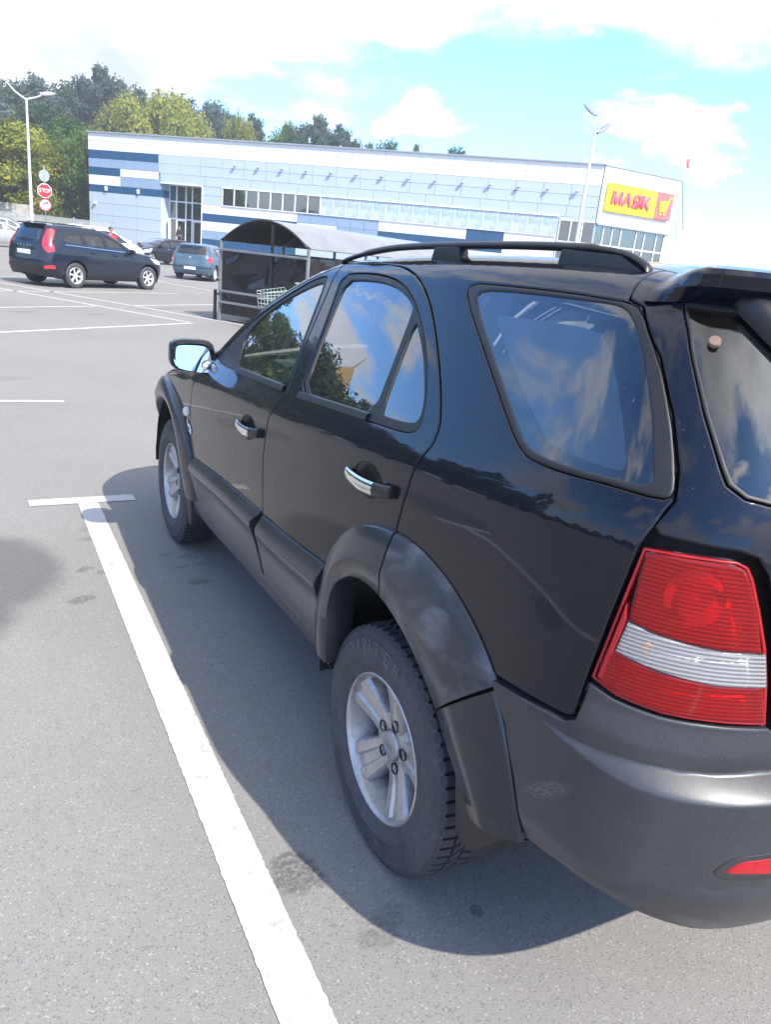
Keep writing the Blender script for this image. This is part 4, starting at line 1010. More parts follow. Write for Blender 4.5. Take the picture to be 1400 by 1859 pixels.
core.box((3.66, 13, 4.68), (7.28, 25.9, 9.36)); core.box((27.7, 13, 4.68), (32.5, 25.9, 9.36)); core.box((9.37, 13.7, 7.65), (4.14, 24.5, 3.42)); core.box((9.37, 14.2, 2.9), (4.14, 23.5, 5.8))
core.build('wall', M_JOINT, bld)
PC = {}
def fpanel(s0, s1, z0, z1, mat, parent=bld, org=None, gap=.012, name='facade_panel', th=.05):
    w_, h_ = round(s1 - s0 - gap*2, 3), round(z1 - z0 - gap*2, 3); k = (w_, h_, mat.name, th)
    if k not in PC:
        PC[k] = MB().box((0, 0, 0), (w_, th, h_)).mesh('facade_panel'); PC[k].materials.append(mat)
    o = bpy.data.objects.new(name, PC[k]); COL.objects.link(o); o.parent = parent
    if org is None: o.location = ((s0 + s1)/2, -th/2, (z0 + z1)/2)
    else: o.location = org[0] + org[1]*((s0 + s1)/2) + Vector((0, 0, (z0 + z1)/2)) + org[2]*(th/2); o.rotation_euler = (0, 0, math.atan2(org[1].y, org[1].x))
    return o
def row(s0, s1, z0, z1, w_, mat, **k):
    n = max(1, round((s1 - s0)/w_)); d = (s1 - s0)/n
    for i in range(n): fpanel(s0 + d*i, s0 + d*(i + 1), z0, z1, mat, **k)
row(0, 43.9, 8.74, 9.42, 2.7, M_PW); row(0, 43.9, 8.05, 8.74, 2.7, M_PW)
row(0, 7.12, 7.39, 8.05, 1.187, M_PB); row(0, 7.12, 6.68, 7.39, 1.187, M_PG)
row(0, 3.28, 6.06, 6.68, 1.093, M_PB); row(3.28, 7.12, 6.06, 6.68, 3.84, M_PW)
row(0, 3.28, 5.26, 6.06, 3.28, M_PW); row(3.28, 7.32, 5.26, 6.06, 1.01, M_PG)
row(0, 7.32, 4.68, 5.26, 1.22, M_PB)
for z0, z1 in ((3.78, 4.68), (2.79, 3.78), (1.8, 2.79), (.8, 1.8), (0, .8)): row(0, 7.32, z0, z1, 2.44, M_PP)
for i, (z0, z1) in enumerate(((7.35, 8.05), (6.60, 7.35), (5.85, 6.60))):
    row(7.12 if i < 2 else 7.32, 43.9, z0, z1, 2.1, M_PP)
for z0, z1 in ((4.45, 5.15), (5.15, 5.85)): row(11.42, 13.32, z0, z1, 1.9, M_PP)
row(11.42, 20.3, 3.73, 4.45, 4.44, M_PW); row(11.42, 20.3, 3.12, 3.73, 1.11, M_PB); row(11.42, 20.3, 2.37, 3.12, 2.96, M_PW); row(11.42, 20.3, 1.70, 2.37, 1.48, M_PG); row(11.42, 20.3, 1.0, 1.70, 1.48, M_PB)
row(20.3, 23.8, 3.70, 4.45, 1.17, M_PG); row(20.3, 23.8, 3.1, 3.70, 3.5, M_PW)
row(23.8, 27.35, 3.65, 4.45, 1.18, M_PG); row(23.8, 27.35, 3.0, 3.65, 1.18, M_PG)
row(27.35, 34.5, 3.65, 4.45, 3.57, M_PW); row(27.35, 34.5, 2.95, 3.65, 1.19, M_PB); row(34.5, 37.4, 3.65, 4.45, 1.45, M_PB); row(34.5, 37.4, 2.9, 3.65, 1.45, M_PB)
row(37.4, 41.3, 2.9, 3.65, 1.95, M_PW); row(37.4, 41.3, 3.65, 4.45, 1.95, M_PW)
row(20.3, 27.35, 2.37, 3.0, 3.5, M_PW); row(27.35, 41.3, 2.2, 2.9, 2.8, M_PW)
row(20.3, 41.3, 1.2, 2.2, 3.5, M_PP); row(11.42, 41.3, 0, 1.0, 3.7, M_PP)
MB().box((21.95, -.04, 9.47), (44.1, .30, .10)).build('roof_coping', pmat('coping_grey', (.28, .32, .36), .5), bld)
MB().box((-.04, 12.9, 9.47), (.30, 26, .10)).build('roof_coping', pmat('coping_grey', (.28, .32, .36), .5), bld)
# long window band
MB().box((27.3, -.015, 5.15), (27.9, .03, 1.36)).build('window_back', M_DARK, bld)
def painted_sky():
    t = NT('painted_sky_glass'); c = t.co('Object'); f = t.noise(c, 1.4, 4, .6)
    t.bsdf(t.mix(t.rng(f, .4, .6, 0, 1, True), (.30, .40, .52), (.46, .53, .60)), .08, 0, .6, .03)  # pale blue tones are the reflected sky, painted into the pane colour
    return t.m
M_SKYPANE = painted_sky()
n = 25; d = (41.25 - 13.36)/n
for i in range(n): fpanel(13.36 + d*i, 13.36 + d*(i + 1), 4.50, 5.80, M_SGLASS if i < 8 else M_SKYPANE, gap=.02, name='window_pane', th=.05)
for i in range(n + 1): fpanel(13.36 + d*i - (.05 if i < 9 else .025), 13.36 + d*i + (.05 if i < 9 else .025), 4.47, 5.83, M_FRAME, gap=0, name='window_mullion', th=.09 if i < 9 else .06)
for z in (4.46, 5.84): fpanel(13.3, 41.3, z - .035, z + .035, M_FRAME, gap=0, name='window_sill' if z < 5 else 'window_head', th=.12)
# floodlights in a row over the windows
fl0 = MB().box((0, -.06, 0), (.04, .12, .04)).box((0, -.16, -.02), (.22, .12, .15), M=Matrix.Rotation(R(-35), 3, 'X')).mesh('floodlight'); fl0.materials.append(pmat('floodlight_grey', (.30, .32, .34), .5))
for i in range(14):
    o = bpy.data.objects.new('floodlight', fl0); COL.objects.link(o); o.parent = bld; o.location = (14.5 + 2.138*i, -.06, 7.62)
for s_, z_ in ((1.83, 4.98), (5.15, 4.96)): MB().box((s_, -.13, z_), (.24, .16, .36)).build('wall_lamp', pmat('lamp_white', (.7, .7, .72), .4), bld, bevel=.03)
MB().box((.64, -.14, 3.73), (.22, .3, .16)).build('security_camera', pmat('lamp_white', (.7, .7, .72), .4), bld, bevel=.03)
# entrance recess
ent = empty('entrance', (0, 0, 0)); ent.parent = bld
MB().box((7.345, .66, 5.0), (.05, 1.30, .56)).build('reveal_band', M_PB, ent); MB().box((7.345, .66, 2.72), (.05, 1.30, 3.9)).build('reveal', M_PP, ent); MB().box((7.345, .66, 5.58), (.05, 1.30, .50)).build('reveal', M_PG, ent)
MB().box((9.37, .6, .37), (4.1, 2.4, .74)).build('step', pmat('concrete_step', (.40, .39, .38), .8), ent)
MB().box((9.37, 1.36, 3.3), (4.1, .04, 5.1)).build('glass_back', M_DARK, ent)
xs = [7.38, 8.10, 9.04, 9.67, 11.40]; zs = [.78, 3.10, 4.52, 5.84]
for i in range(4):
    for j in range(3):
        MB().box(((xs[i] + xs[i+1])/2, 1.31, (zs[j] + zs[j+1])/2), (xs[i+1] - xs[i] - .06, .03, zs[j+1] - zs[j] - .06)).build('pane', M_SGLASS if not (i == 0 and j == 2) else M_PB, ent)
for x in xs: MB().box((x, 1.28, 3.3), (.10, .10, 5.1)).build('mullion', M_FRAME, ent)
for z in zs: MB().box((9.39, 1.272, z), (4.0, .09, .10)).build('transom', M_FRAME, ent)
for x in (8.10, 9.80): 
    MB().box((x + .06, 1.22, 1.95), (.09, .05, 2.2)).box((x + .94, 1.22, 1.95), (.09, .05, 2.2)).box((x + .5, 1.22, 3.0), (.80, .05, .10)).build('door_frame', M_FRAME, ent)
MB().box((7.62, .95, 1.95), (.06, .75, 2.25), rz=.35).build('open_door', M_FRAME, ent)
fpanel(7.30, 11.44, 5.80, 5.88, M_FRAME, gap=0, name='recess_head', th=.10); fpanel(11.38, 11.46, .0, 5.85, M_FRAME, gap=0, name='recess_jamb', th=.08)
# angled corner wing with glazing below
WD = Vector((.671, .741, 0)); WO = Vector((43.95, 0, 0)); WN = Vector((.741, -.671, 0))
def wbox(b, s0, s1, z0, z1, y0, y1):
    c = WO + WD*((s0 + s1)/2) + WN*(-(y0 + y1)/2) + Vector((0, 0, (z0 + z1)/2)); return b.box(c, (s1 - s0, y1 - y0, z1 - z0), rz=math.atan2(WD.y, WD.x))
w_ = MB(); wbox(w_, .05, 7.8, 5.62, 9.36, .06, 6); w_.build('wing_wall', M_JOINT, bld)
for z0, z1 in ((5.6, 6.5), (6.5, 8.4), (8.4, 9.42)): row(0, 7.85, z0, z1, 3.93, M_PW, org=(WO, WD, WN))
wbox(MB(), -.1, 8.0, 9.42, 9.52, -.12, .3).build('roof_coping', pmat('coping_grey', (.28, .32, .36), .5), bld)
wbox(MB(), .1, 7.6, 5.50, 5.60, -.08, .3).build('soffit', pmat('soffit_grey', (.30, .31, .33), .6), bld)
wbox(MB(), .05, 7.5, 0, 5.5, .24, .3).build('window_back', M_DARK, bld)
xw = [.1, 1.0, 1.9, 2.8, 4.4, 5.3, 6.6, 7.45]
for i in range(len(xw) - 1):
    for z0, z1 in ((0, 2.4), (2.4, 4.15), (4.15, 5.5)): wbox(MB(), xw[i] + .03, xw[i+1] - .03, z0 + .03, z1 - .03, .16, .2).build('window_pane', M_SGLASS, bld)
for x in xw: wbox(MB(), x - .04, x + .04, 0, 5.5, .10, .22).build('window_mullion', M_FRAME, bld)
for z in (2.4, 4.15): wbox(MB(), .1, 7.5, z - .05, z + .05, .09, .21).build('window_transom', M_FRAME, bld)
# facade glazing next to the corner
for i in range(3):
    for z0, z1 in ((0, 2.4), (2.4, 4.15), (4.15, 5.62)): fpanel(41.4 + i*.83, 41.4 + (i + 1)*.83, z0, z1, M_SGLASS, gap=.04, name='window_pane', th=.03)
    fpanel(41.36 + i*.83, 41.44 + i*.83, 0, 5.62, M_FRAME, gap=0, name='window_mullion', th=.09)
for z in (2.4, 4.15, 5.62): fpanel(41.4, 43.9, z - .04, z + .04, M_FRAME, gap=0, name='window_transom', th=.085)
fpanel(41.3, 43.9, 5.66, 5.85, M_PP, gap=0)
# sloping end wall of the wing, downpipe and ladder
sw = MB(); Mw = Matrix(((WD.x, 0, -WN.x, WO.x), (WD.y, 0, -WN.y, WO.y), (0, 1, 0, 0), (0, 0, 0, 1)))
sw.prism([(7.5, 0), (7.5, 5.5), (7.62, 6.4), (7.9, 6.4), (9.6, 3.4), (10.4, 0)], .1, 5, Mw); sw.build('end_wall', M_PW, bld)
a_ = WO + WD*7.95 + WN*.1; b_ = WO + WD*9.1 + WN*.1
MB().tube([a_ + Vector((0, 0, 9.45)), a_ + WD*.5 + Vector((0, 0, 8.0)), b_ + Vector((0, 0, 6.1))], .06, 6).build('downpipe', pmat('coping_grey', (.28, .32, .36), .5), bld)
ld = MB()
for k in (-.18, .18): ld.tube([WO + WD*(7.75 + k) + WN*.2 + Vector((0, 0, 7.6)), WO + WD*(8.6 + k) + WN*.2 + Vector((0, 0, 3.2))], .025, 5)
for i in range(14): ld.tube([WO + WD*(7.57 + .062*i) + WN*.2 + Vector((0, 0, 7.5 - .31*i)), WO + WD*(7.93 + .062*i) + WN*.2 + Vector((0, 0, 7.5 - .31*i))], .02, 5)
tag(ld.build('ladder', M_STEEL, bld), kind='stuff')
# illuminated shop sign on the wing
wrz = FRZ + math.atan2(WD.y, WD.x); Rz = Matrix.Rotation(FRZ, 3, 'Z')
so_ = FO_ + Rz @ (WO + WN*.06)
sign = empty('shop_sign', so_, wrz, 'yellow and red shop sign with a shopping cart on the white wing', 'sign')
M_SY = pmat('sign_yellow', (.88, .72, .01), .4, var=.02); M_SR = pmat('sign_red', (.82, .12, .14), .4, var=.02); M_SL = pmat('sign_letter_red', (.80, .10, .16), .4, var=.02)
MB().box((2.91, -.12, 7.42), (4.98, .22, 1.87)).build('sign_panel', M_SY, sign, bevel=.02); MB().box((6.30, -.12, 7.42), (1.78, .22, 1.87)).build('sign_panel', M_SR, sign, bevel=.02)
for i, ch in enumerate('МАЯК'):
    me = text_mesh(ch, 1.18, .06, .035); bb = [v.co for v in me.vertices]; x0, x1 = min(v.x for v in bb), max(v.x for v in bb); y0, y1 = min(v.y for v in bb), max(v.y for v in bb)
    sw_ = (1.0, .95, .86, .88)[i]; cx0 = (.82, 1.88, 2.90, 3.90)[i]
    for v in me.vertices:
        a = (v.co.x - x0)/(x1 - x0); b = (v.co.y - y0)/(y1 - y0); v.co = Vector((cx0 + a*sw_ + (b - .5)*.06, -.30 - v.co.z, 6.98 + b*.92))
    me.update(); me.materials.clear(); me.flip_normals()
    for k in range(2): pass
    mobj('sign_letter', me, M_SL, sign)
Ms = Matrix(((1, 0, 0, 0), (0, 0, -1, 0), (0, 1, 0, 0), (0, 0, 0, 1)))
cart = MB(); cart.prism([(5.70, 7.72), (6.62, 7.80), (6.72, 8.10), (6.95, 8.14), (6.92, 8.02), (6.80, 7.98), (6.52, 7.06), (5.88, 7.02)], .24, .30, Ms)
for cx in (6.0, 6.40): cart.prism([(cx + .09*math.cos(t), 6.88 + .09*math.sin(t)) for t in [2*math.pi*i/12 for i in range(12)]], .24, .30, Ms)
tag(cart.build('cart_emblem', M_SY, sign), kind='stuff')
sm = MB(); sm.tube([(6.02, -.31, 7.42), (6.14, -.31, 7.32), (6.28, -.31, 7.31), (6.42, -.31, 7.42)], .03, 5); sm.build('emblem_smile', M_SR, sign)
# red flag behind the roof
fg = empty('flag', (48.9, 45.95, 0), 0, 'small red flag flying beyond the right end of the supermarket', 'flag')
MB().tube([(0, 0, 0), (0, 0, 12.0)], [.05, .018], 6).build('flagpole', pmat('flagpole_white', (.8, .8, .8), .5), fg)
cl_ = MB(); rows_ = []
for i in range(7): rows_.append([(.32*(i/6) - .05 + .05*math.sin(j*1.3), .10*math.sin(i*1.2 + j), 11.62 - .13*j - .05*i) for j in range(6)])
cl_.grid(rows_).build('flag_cloth', pmat('flag_red', (.65, .06, .09), .8), fg, smooth=True)
# ------------------------------------------------------------------ other cars
def simple_wheel(R0, w, spokes, rimr=None, nm='wheel', cover=False):
    rimr = rimr or R0*.64
    root = bpy.data.objects.new(nm, None); COL.objects.link(root)
    MB().lathe(tyre_profile(R0, w, rimr), 'X', 40).build('tyre', M_TYRE, root, smooth=True, angle=60)
    MB().lathe([(-w*.46, rimr*1.02), (-w*.48, rimr*.99), (-w*.42, rimr*.93), (-.02, rimr*.88), (.05, rimr*.9)], 'X', 40).build('rim', M_ALLOY2, root, smooth=True, angle=40)
    MB().lathe([(-.01, rimr*.9), (.0, .0)], 'X', 24).build('wheel_backing', M_DARK, root)
    sp = MB()
    for i in range(spokes):
        a = 2*math.pi*i/spokes + .2; rows = []
        for r_, hw, x in ((rimr*.12, .03, -w*.33), (rimr*.5, .026, -w*.37), (rimr*.96, .036, -w*.43)):
            rows.append([(xx, r_*math.cos(a) - t_*math.sin(a), r_*math.sin(a) + t_*math.cos(a)) for t_, xx in ((-hw, x + .04), (-hw*.9, x), (hw*.9, x), (hw, x + .04))])
        sp.grid(rows)
    sp.lathe([(-w*.30, rimr*.28), (-w*.36, rimr*.24), (-w*.38, 0)], 'X', 20)
    sp.build('spokes', M_ALLOY2, root, smooth=True, angle=30)
    return root
def at_(px, depth):
    d = cf + cr*((px - 700)/FPX) - cu*((394 + .1052*px - 929.5)/FPX); p = CAM + d*depth; return (p.x, p.y, 0)
M_ALLOY2 = pmat('bright_alloy', (.62, .63, .64), .35, .5, var=.06)
M_HEAD = pmat('headlamp_glass', (.62, .66, .68), .12, .3, coat=1, var=.15, scale=20)
M_GBACK = glass_mat('car_glass', (.22, .27, .28)); M_GCLEAR = glass_mat('car_glass_clear', (.50, .58, .57))
M_TAILRED = pmat('tail_lamp_red', (.62, .015, .03), .2, coat=1, var=.15, scale=12)
M_GRILLE = pmat('grille_black', (.012, .012, .013), .4)
def make_car(sp, body, label, group=None, loc=(0, 0, 0), head=(0, 1), name='parked_car'):
    """sp: table of shapes; the thing's origin is under its rear axle, head is the way its nose points"""
    S = Surf(**sp['surf']); wb = sp['wb']; wr = sp['wr']
    rz = math.atan2(head[1], head[0]) - math.pi/2
    root = empty(name, loc, rz, label, 'car', group)
    umin, umax = S.y0r - S.lr, S.y0f + S.lf; zb = sp.get('bottom', .24)
    def arch(yc, r_): return [(yc + r_*math.cos(R(a)), wr + .02 + r_*math.sin(R(a))) for a in range(180, -1, -15)]
    def cedge(u0, u1, n): return [(u0 + (u1-u0)*i/n, S.vmax(u0 + (u1-u0)*i/n)) for i in range(n + 1)]
    ar = wr + .055
    outline = [(umin, zb + .08), (-ar - .25, zb + .04), (-ar, zb)] + arch(0, ar)[1:-1] + [(ar, zb - .02), (wb - ar, zb - .02)] + arch(wb, ar)[1:-1] + [(wb + ar, zb), (wb + ar + .25, zb - .02), (umax, zb)] + cedge(umax, umin, 40)
    wins = [rcorner(w_, .045) for w_ in sp['windows']]
    sw = sp['screens']
    bodyo = panel('body_shell', S, outline, body, root, wins + [s_[1] for s_ in sw], res=.07, gap=0, bev=0, wall=True, depth=.03, sym=True)
    for i, w_ in enumerate(wins):
        for mir in (False, True):
            panel('side_window', S, w_, M_GBACK if i < sp.get('tinted', 0) else M_GCLEAR, root, res=.12, off=-.006, gap=-.006, bev=0, wall=False, mirror=mir)
            iw = inset(resample(w_, .06) if area(w_) > 0 else resample(w_, .06)[::-1], .022)
            panel('window_trim', S, w_, M_GRILLE, root, [iw], res=.12, off=.003, gap=-.002, bev=0, depth=.008, mirror=mir)
    for nm, w_ in sw: panel(nm, S, w_, M_GBACK, root, res=.12, off=-.005, gap=-.005, bev=0, wall=False, sym=True)
    for nm, pl, mt, sy, of in sp['patches']:
        if sy: panel(nm, S, pl, mt, root, res=.08, off=of, gap=0, bev=.003, depth=.015, sym=True)
        else:
            for mir in (False, True): panel(nm, S, pl, mt, root, res=.06, off=of, gap=0, bev=.003, depth=.015, mirror=mir)
    # door joints as thin dark recess strips
    for ln in sp['seams']:
        for mir in (False, True):
            b = MB(); rs = resample(ln, .08, False); b.grid([[S.p(u - .004, v) + S.n(u, v)*.0015 for u, v in rs], [S.p(u + .004, v) + S.n(u, v)*.0015 for u, v in rs]]); b.build('door_joint', M_DARK, root, mirror_x=mir)
    for (u, v) in sp['handles']:
        for mir in (False, True):
            p = S.p(u, v); n_ = S.n(u, v); b = MB().tube([p + n_*.01 + Vector((0, .09, 0)), p + n_*.035 + Vector((0, .05, 0)), p + n_*.035 - Vector((0, .05, 0)), p + n_*.01 - Vector((0, .09, 0))], .016, 8); b.build('door_handle', sp.get('handle_mat') or body, root, smooth=True, mirror_x=mir)
    my, mz = sp['mirror']; mxp = -S.p(my, mz).x
    for sg in (-1, 1):
        b = MB().box((sg*(mxp + .13), my, mz + .05), (.21, .10, .15)); o = b.build('door_mirror', body, root, bevel=.035, seg=3)
        MB().box((sg*(mxp + .02), my + .02, mz), (.10, .05, .05)).build('mirror_arm', M_GRILLE, root, bevel=.01)
    # underside and cabin
    MB().box((0, wb/2, zb + .08), (1.25, wb + 1.0, .14)).build('underside', M_DARK, root)
    for yc in (0, wb):
        for sg in (-1, 1):
            wl = MB(); rows = [[(sg*x, yc + (ar + .02)*math.cos(R(a)), wr + .02 + (ar + .02)*math.sin(R(a))) for x in (S.side_w(yc, .6) - .03, .50)] + [(sg*.50, yc, wr)] for a in range(-20, 201, 20)]
            wl.grid(rows).build('wheel_house', M_DARK, root)
    zr = smooth_tab(wb*.3, S.zedge)
    for x, y in ((-.36, wb*.44), (.36, wb*.44), (-.36, wb*.12), (.36, wb*.12)):
        MB().box((x, y, .62 + (zr - 1.45)*.5), (.46, .5, .2)).build('seat_cushion', M_SEAT, root, bevel=.04); MB().box((x, y - .28, .98 + (zr - 1.45)*.5), (.44, .13, .62)).build('seat_back', M_SEAT, root, bevel=.04); MB().box((x, y - .30, zr - .22), (.24, .09, .16)).build('headrest', M_SEAT, root, bevel=.03)
    MB().box((0, wb*.80, .88 + (zr - 1.45)*.3), (1.25, .4, .16)).build('dashboard', M_GRILLE, root, bevel=.04)
    w0 = simple_wheel(wr, sp.get('ww', .215), sp.get('spokes', 5)); w0.parent = root; tk = sp['track']/2
    for i, (x, y, q) in enumerate(((-tk, 0, 0), (-tk, wb, 0), (tk, 0, math.pi), (tk, wb, math.pi))):
        w = w0 if i == 0 else copy_tree(w0, root); w.location = (x, y, wr); w.rotation_euler = (0, 0, q)
    for nm, c, d, mt in sp.get('boxes', ()): MB().box(c, d).build(nm, mt, root, bevel=.012, seg=2)
    if 'rails' in sp:
        for sg in (-1, 1): MB().tube([(sg*sp['rails'][2], y, smooth_tab(y, S.zedge) + h) for y, h in sp['rails'][0]], sp['rails'][1], 8).build('roof_rail', sp['rails'][3], root, smooth=True)
    return root, S
WL = [(.20,.78),(.30,.84),(.45,.885),(.62,.90),(.80,.905),(.95,.895),(1.1,.87)]
def sc_w(k): return [(z, w*k) for z, w in WL]
# crossover estate seen from behind and its right
XC = dict(wb=2.774, wr=.355, track=1.60, ww=.235, spokes=6, tinted=1, bottom=.27, mirror=(2.02, 1.06),
 surf=dict(zedge=[(-1.2,1.60),(-.8,1.64),(-.4,1.665),(.3,1.675),(.9,1.655),(1.25,1.61),(1.6,1.47),(1.9,1.31),(2.1,1.19),(2.3,1.10),(2.6,1.06),(3.0,1.0),(3.4,.90),(3.8,.80)], crease=[(-1.2,1.05),(0,.98),(1.5,.93),(2.7,.88),(3.8,.82)], belt=[(-1.2,1.22),(0,1.12),(1,1.08),(2.0,1.04),(2.6,.98),(3.8,.86)],
  wlow=[(.20,.82),(.32,.88),(.5,.92),(.7,.935),(.9,.935),(1.1,.91)], yr=[(.25,-.92),(.45,-1.0),(.70,-1.01),(.95,-.97),(1.12,-.95),(1.3,-.86),(1.6,-.70),(1.75,-.66),(2.0,-.5),(2.4,-.305)], yf=[(.2,3.55),(.5,3.66),(.75,3.64),(.95,3.52),(1.3,3.2),(1.9,2.86)], rr=[(-1.2,.10),(.9,.10),(1.25,.06),(2.0,.05),(2.3,.09),(3.8,.13)], y0r=-.30, y0f=2.85, lean=.46, shoulder=.35),
 windows=[[(-.12,1.18),(.10,1.17),(.36,1.155),(.36,1.50),(.1,1.48),(-.25,1.40),(-.32,1.30),(-.25,1.20)], [(.44,1.15),(1.16,1.115),(1.10,1.52),(.44,1.515)], [(1.24,1.11),(1.95,1.09),(1.98,1.13),(1.75,1.29),(1.5,1.42),(1.2,1.52)]],
 screens=[('rear_window', [(-.98,1.27),(-1.35,1.27),(-1.35,1.62),(-.92,1.60)]), ('windscreen', [(1.45,1.66),(1.75,1.50),(2.0,1.32),(2.02,1.9),(1.98,2.05),(1.40,2.18),(1.33,1.95)])],
 patches=[('tail_lamp', [(-.80,.93),(-.66,.98),(-.66,1.10),(-.72,1.22),(-.60,1.50),(-.62,1.56),(-.84,1.55),(-.90,1.30),(-.90,1.12),(-.86,1.00)], M_TAILRED, False, .006), ('lower_cladding', [(-.45,.25),(-1.35,.33),(-1.35,.60),(-.78,.60),(-.52,.46)], M_PLASTIC, True, .004), ('sill_cladding', [(.43,.23),(2.33,.23),(2.33,.37),(.43,.37)], M_PLASTIC, False, .004),
  ('bumper_reflector', [(-.86,.50),(-.64,.52),(-.66,.60),(-.86,.58)], M_TAILRED, False, .016), ('headlamp', [(3.02,.80),(3.35,.74),(3.38,.82),(3.05,.93),(2.86,.96)], M_HEAD, False, .006), ('grille', [(3.60,.52),(3.85,.50),(3.85,.78),(3.60,.76)], M_GRILLE, True, .006), ('chrome_strip', [(-.30,1.165),(2.0,1.075),(2.0,1.092),(-.30,1.182)], M_CHROME, False, .005)],
 seams=[[(.40,.40),(.40,1.14)], [(1.20,.36),(1.20,1.10)], [(2.16,.40),(2.20,.9),(2.1,1.06)], [(-.70,.62),(-1.35,.62)], [(.42,.50),(.20,.80),(.05,1.05)]], handles=[(.62,1.0),(1.42,.965)],
 boxes=[('number_plate', (0, -1.0, .90), (.52, .03, .115), M_PLATE), ('wiper', (0, -.93, 1.26), (.5, .03, .02), M_GRILLE), ('roof_spoiler', (0, -.70, 1.668), (.95, .24, .03), M_GRILLE)],
 rails=([(-.45, .02), (-.3, .045), (.8, .045), (1.0, .01)], .014, .56, M_PLASTIC))
M_NAVY = paint('navy_paint', (.010, .016, .030), specks=.3); M_BLUE = paint('steel_blue_paint', (.065, .115, .165), specks=.2, flake=.3); M_SILVER = paint('silver_paint', (.42, .44, .46), specks=.2, flake=.5); M_GREYC = paint('grey_paint', (.20, .22, .25), specks=.2, flake=.4)
M_INK = paint('ink_black_paint', (.008, .009, .014), specks=.3); M_WHITE = paint('white_paint', (.78, .79, .80), specks=.1)
hv = Vector((.834, .551)).normalized(); rv = Vector((hv.y, -hv.x))
def rear_axle(c, h, track): # c = ground contact of the wheel on the car's right, rear
    r_ = Vector((h[1], -h[0])); return (c[0] - r_.x*track/2, c[1] - r_.y*track/2, 0)
xc, XS = make_car(XC, M_NAVY, 'dark navy estate crossover with tall red tail lamps driving across the car park', 'cars in the car park', rear_axle((.80, 22.70), hv, 1.70), hv)
for i, ch in enumerate('VOLVO'):
    p = XS.p(-1.35, 1.06); text_obj('boot_letter', ch, .075, .004, M_CHROME, xc, Matrix(((1, 0, 0, -.26 + .13*i), (0, 0, -1, p.y - .012), (0, 1, 0, 1.075), (0, 0, 0, 1))))
# steel blue hatchback, rear towards us
HB = dict(wb=2.608, wr=.312, track=1.47, ww=.20, spokes=7, tinted=0, bottom=.22, mirror=(1.98, .99),
 surf=dict(zedge=[(-1.2,1.40),(-.8,1.43),(-.4,1.455),(.3,1.47),(.8,1.465),(1.15,1.43),(1.5,1.32),(1.85,1.18),(2.15,1.04),(2.4,.96),(2.7,.92),(3.0,.86),(3.3,.76),(3.6,.68)], crease=[(-1.2,.90),(0,.88),(1.5,.85),(2.7,.78),(3.8,.70)], belt=[(-1.2,1.03),(0,.99),(1,.96),(2.0,.93),(2.6,.86),(3.8,.74)],
  wlow=[(.18,.74),(.30,.81),(.45,.855),(.62,.872),(.80,.872),(.95,.86),(1.1,.84)], yr=[(.2,-.72),(.35,-.82),(.60,-.86),(.85,-.82),(.98,-.80),(1.1,-.72),(1.38,-.52),(1.5,-.48),(1.8,-.40),(2.2,-.255)], yf=[(.2,3.30),(.45,3.42),(.65,3.40),(.82,3.28),(1.2,2.95),(1.8,2.66)], rr=[(-1.2,.09),(.8,.09),(1.2,.06),(2.0,.05),(2.3,.09),(3.8,.13)], y0r=-.25, y0f=2.65, lr=.95, lean=.46, shoulder=.35, tail=-.65),
 windows=[[(-.10,1.07),(.34,1.03),(.30,1.33),(.05,1.28)], [(.40,1.02),(1.12,.99),(1.06,1.345),(.38,1.34)], [(1.20,.985),(1.95,.965),(1.98,1.0),(1.7,1.15),(1.45,1.27),(1.16,1.345)]],
 screens=[('rear_window', [(-.76,1.06),(-1.20,1.05),(-1.20,1.40),(-.70,1.385)]), ('windscreen', [(1.36,1.46),(1.65,1.34),(1.98,1.17),(2.02,1.7),(1.98,1.88),(1.30,2.02),(1.23,1.8)])],
 patches=[('tail_lamp', [(-.62,.78),(-.42,.84),(-.50,.98),(-.62,1.0),(-.74,.93),(-.74,.80)], M_TAILRED, False, .006), ('bumper_strip', [(-.45,.52),(-1.20,.53),(-1.20,.57),(-.45,.56)], M_PLASTIC, True, .004), ('headlamp', [(2.75,.66),(3.12,.62),(3.14,.70),(2.85,.80),(2.62,.82)], M_HEAD, False, .006), ('grille', [(3.35,.44),(3.65,.42),(3.65,.60),(3.35,.58)], M_GRILLE, True, .006)],
 seams=[[(.37,.34),(.37,1.02)], [(1.16,.30),(1.16,.98)], [(2.05,.34),(2.08,.8),(2.0,.94)], [(-.60,.60),(-1.20,.60)]], handles=[(.55,.90),(1.35,.87)],
 boxes=[('number_plate', (0, -.87, .50), (.50, .03, .11), M_PLATE), ('boot_badge', (0, -.835, .92), (.08, .02, .09), M_CHROME)])
hp = Vector((.54, .842)).normalized()
make_car(HB, M_BLUE, 'steel blue hatchback with red tail lamps parked beside the dark shelter', 'cars in the car park', rear_axle((7.42, 32.0), hp, 1.56), hp)
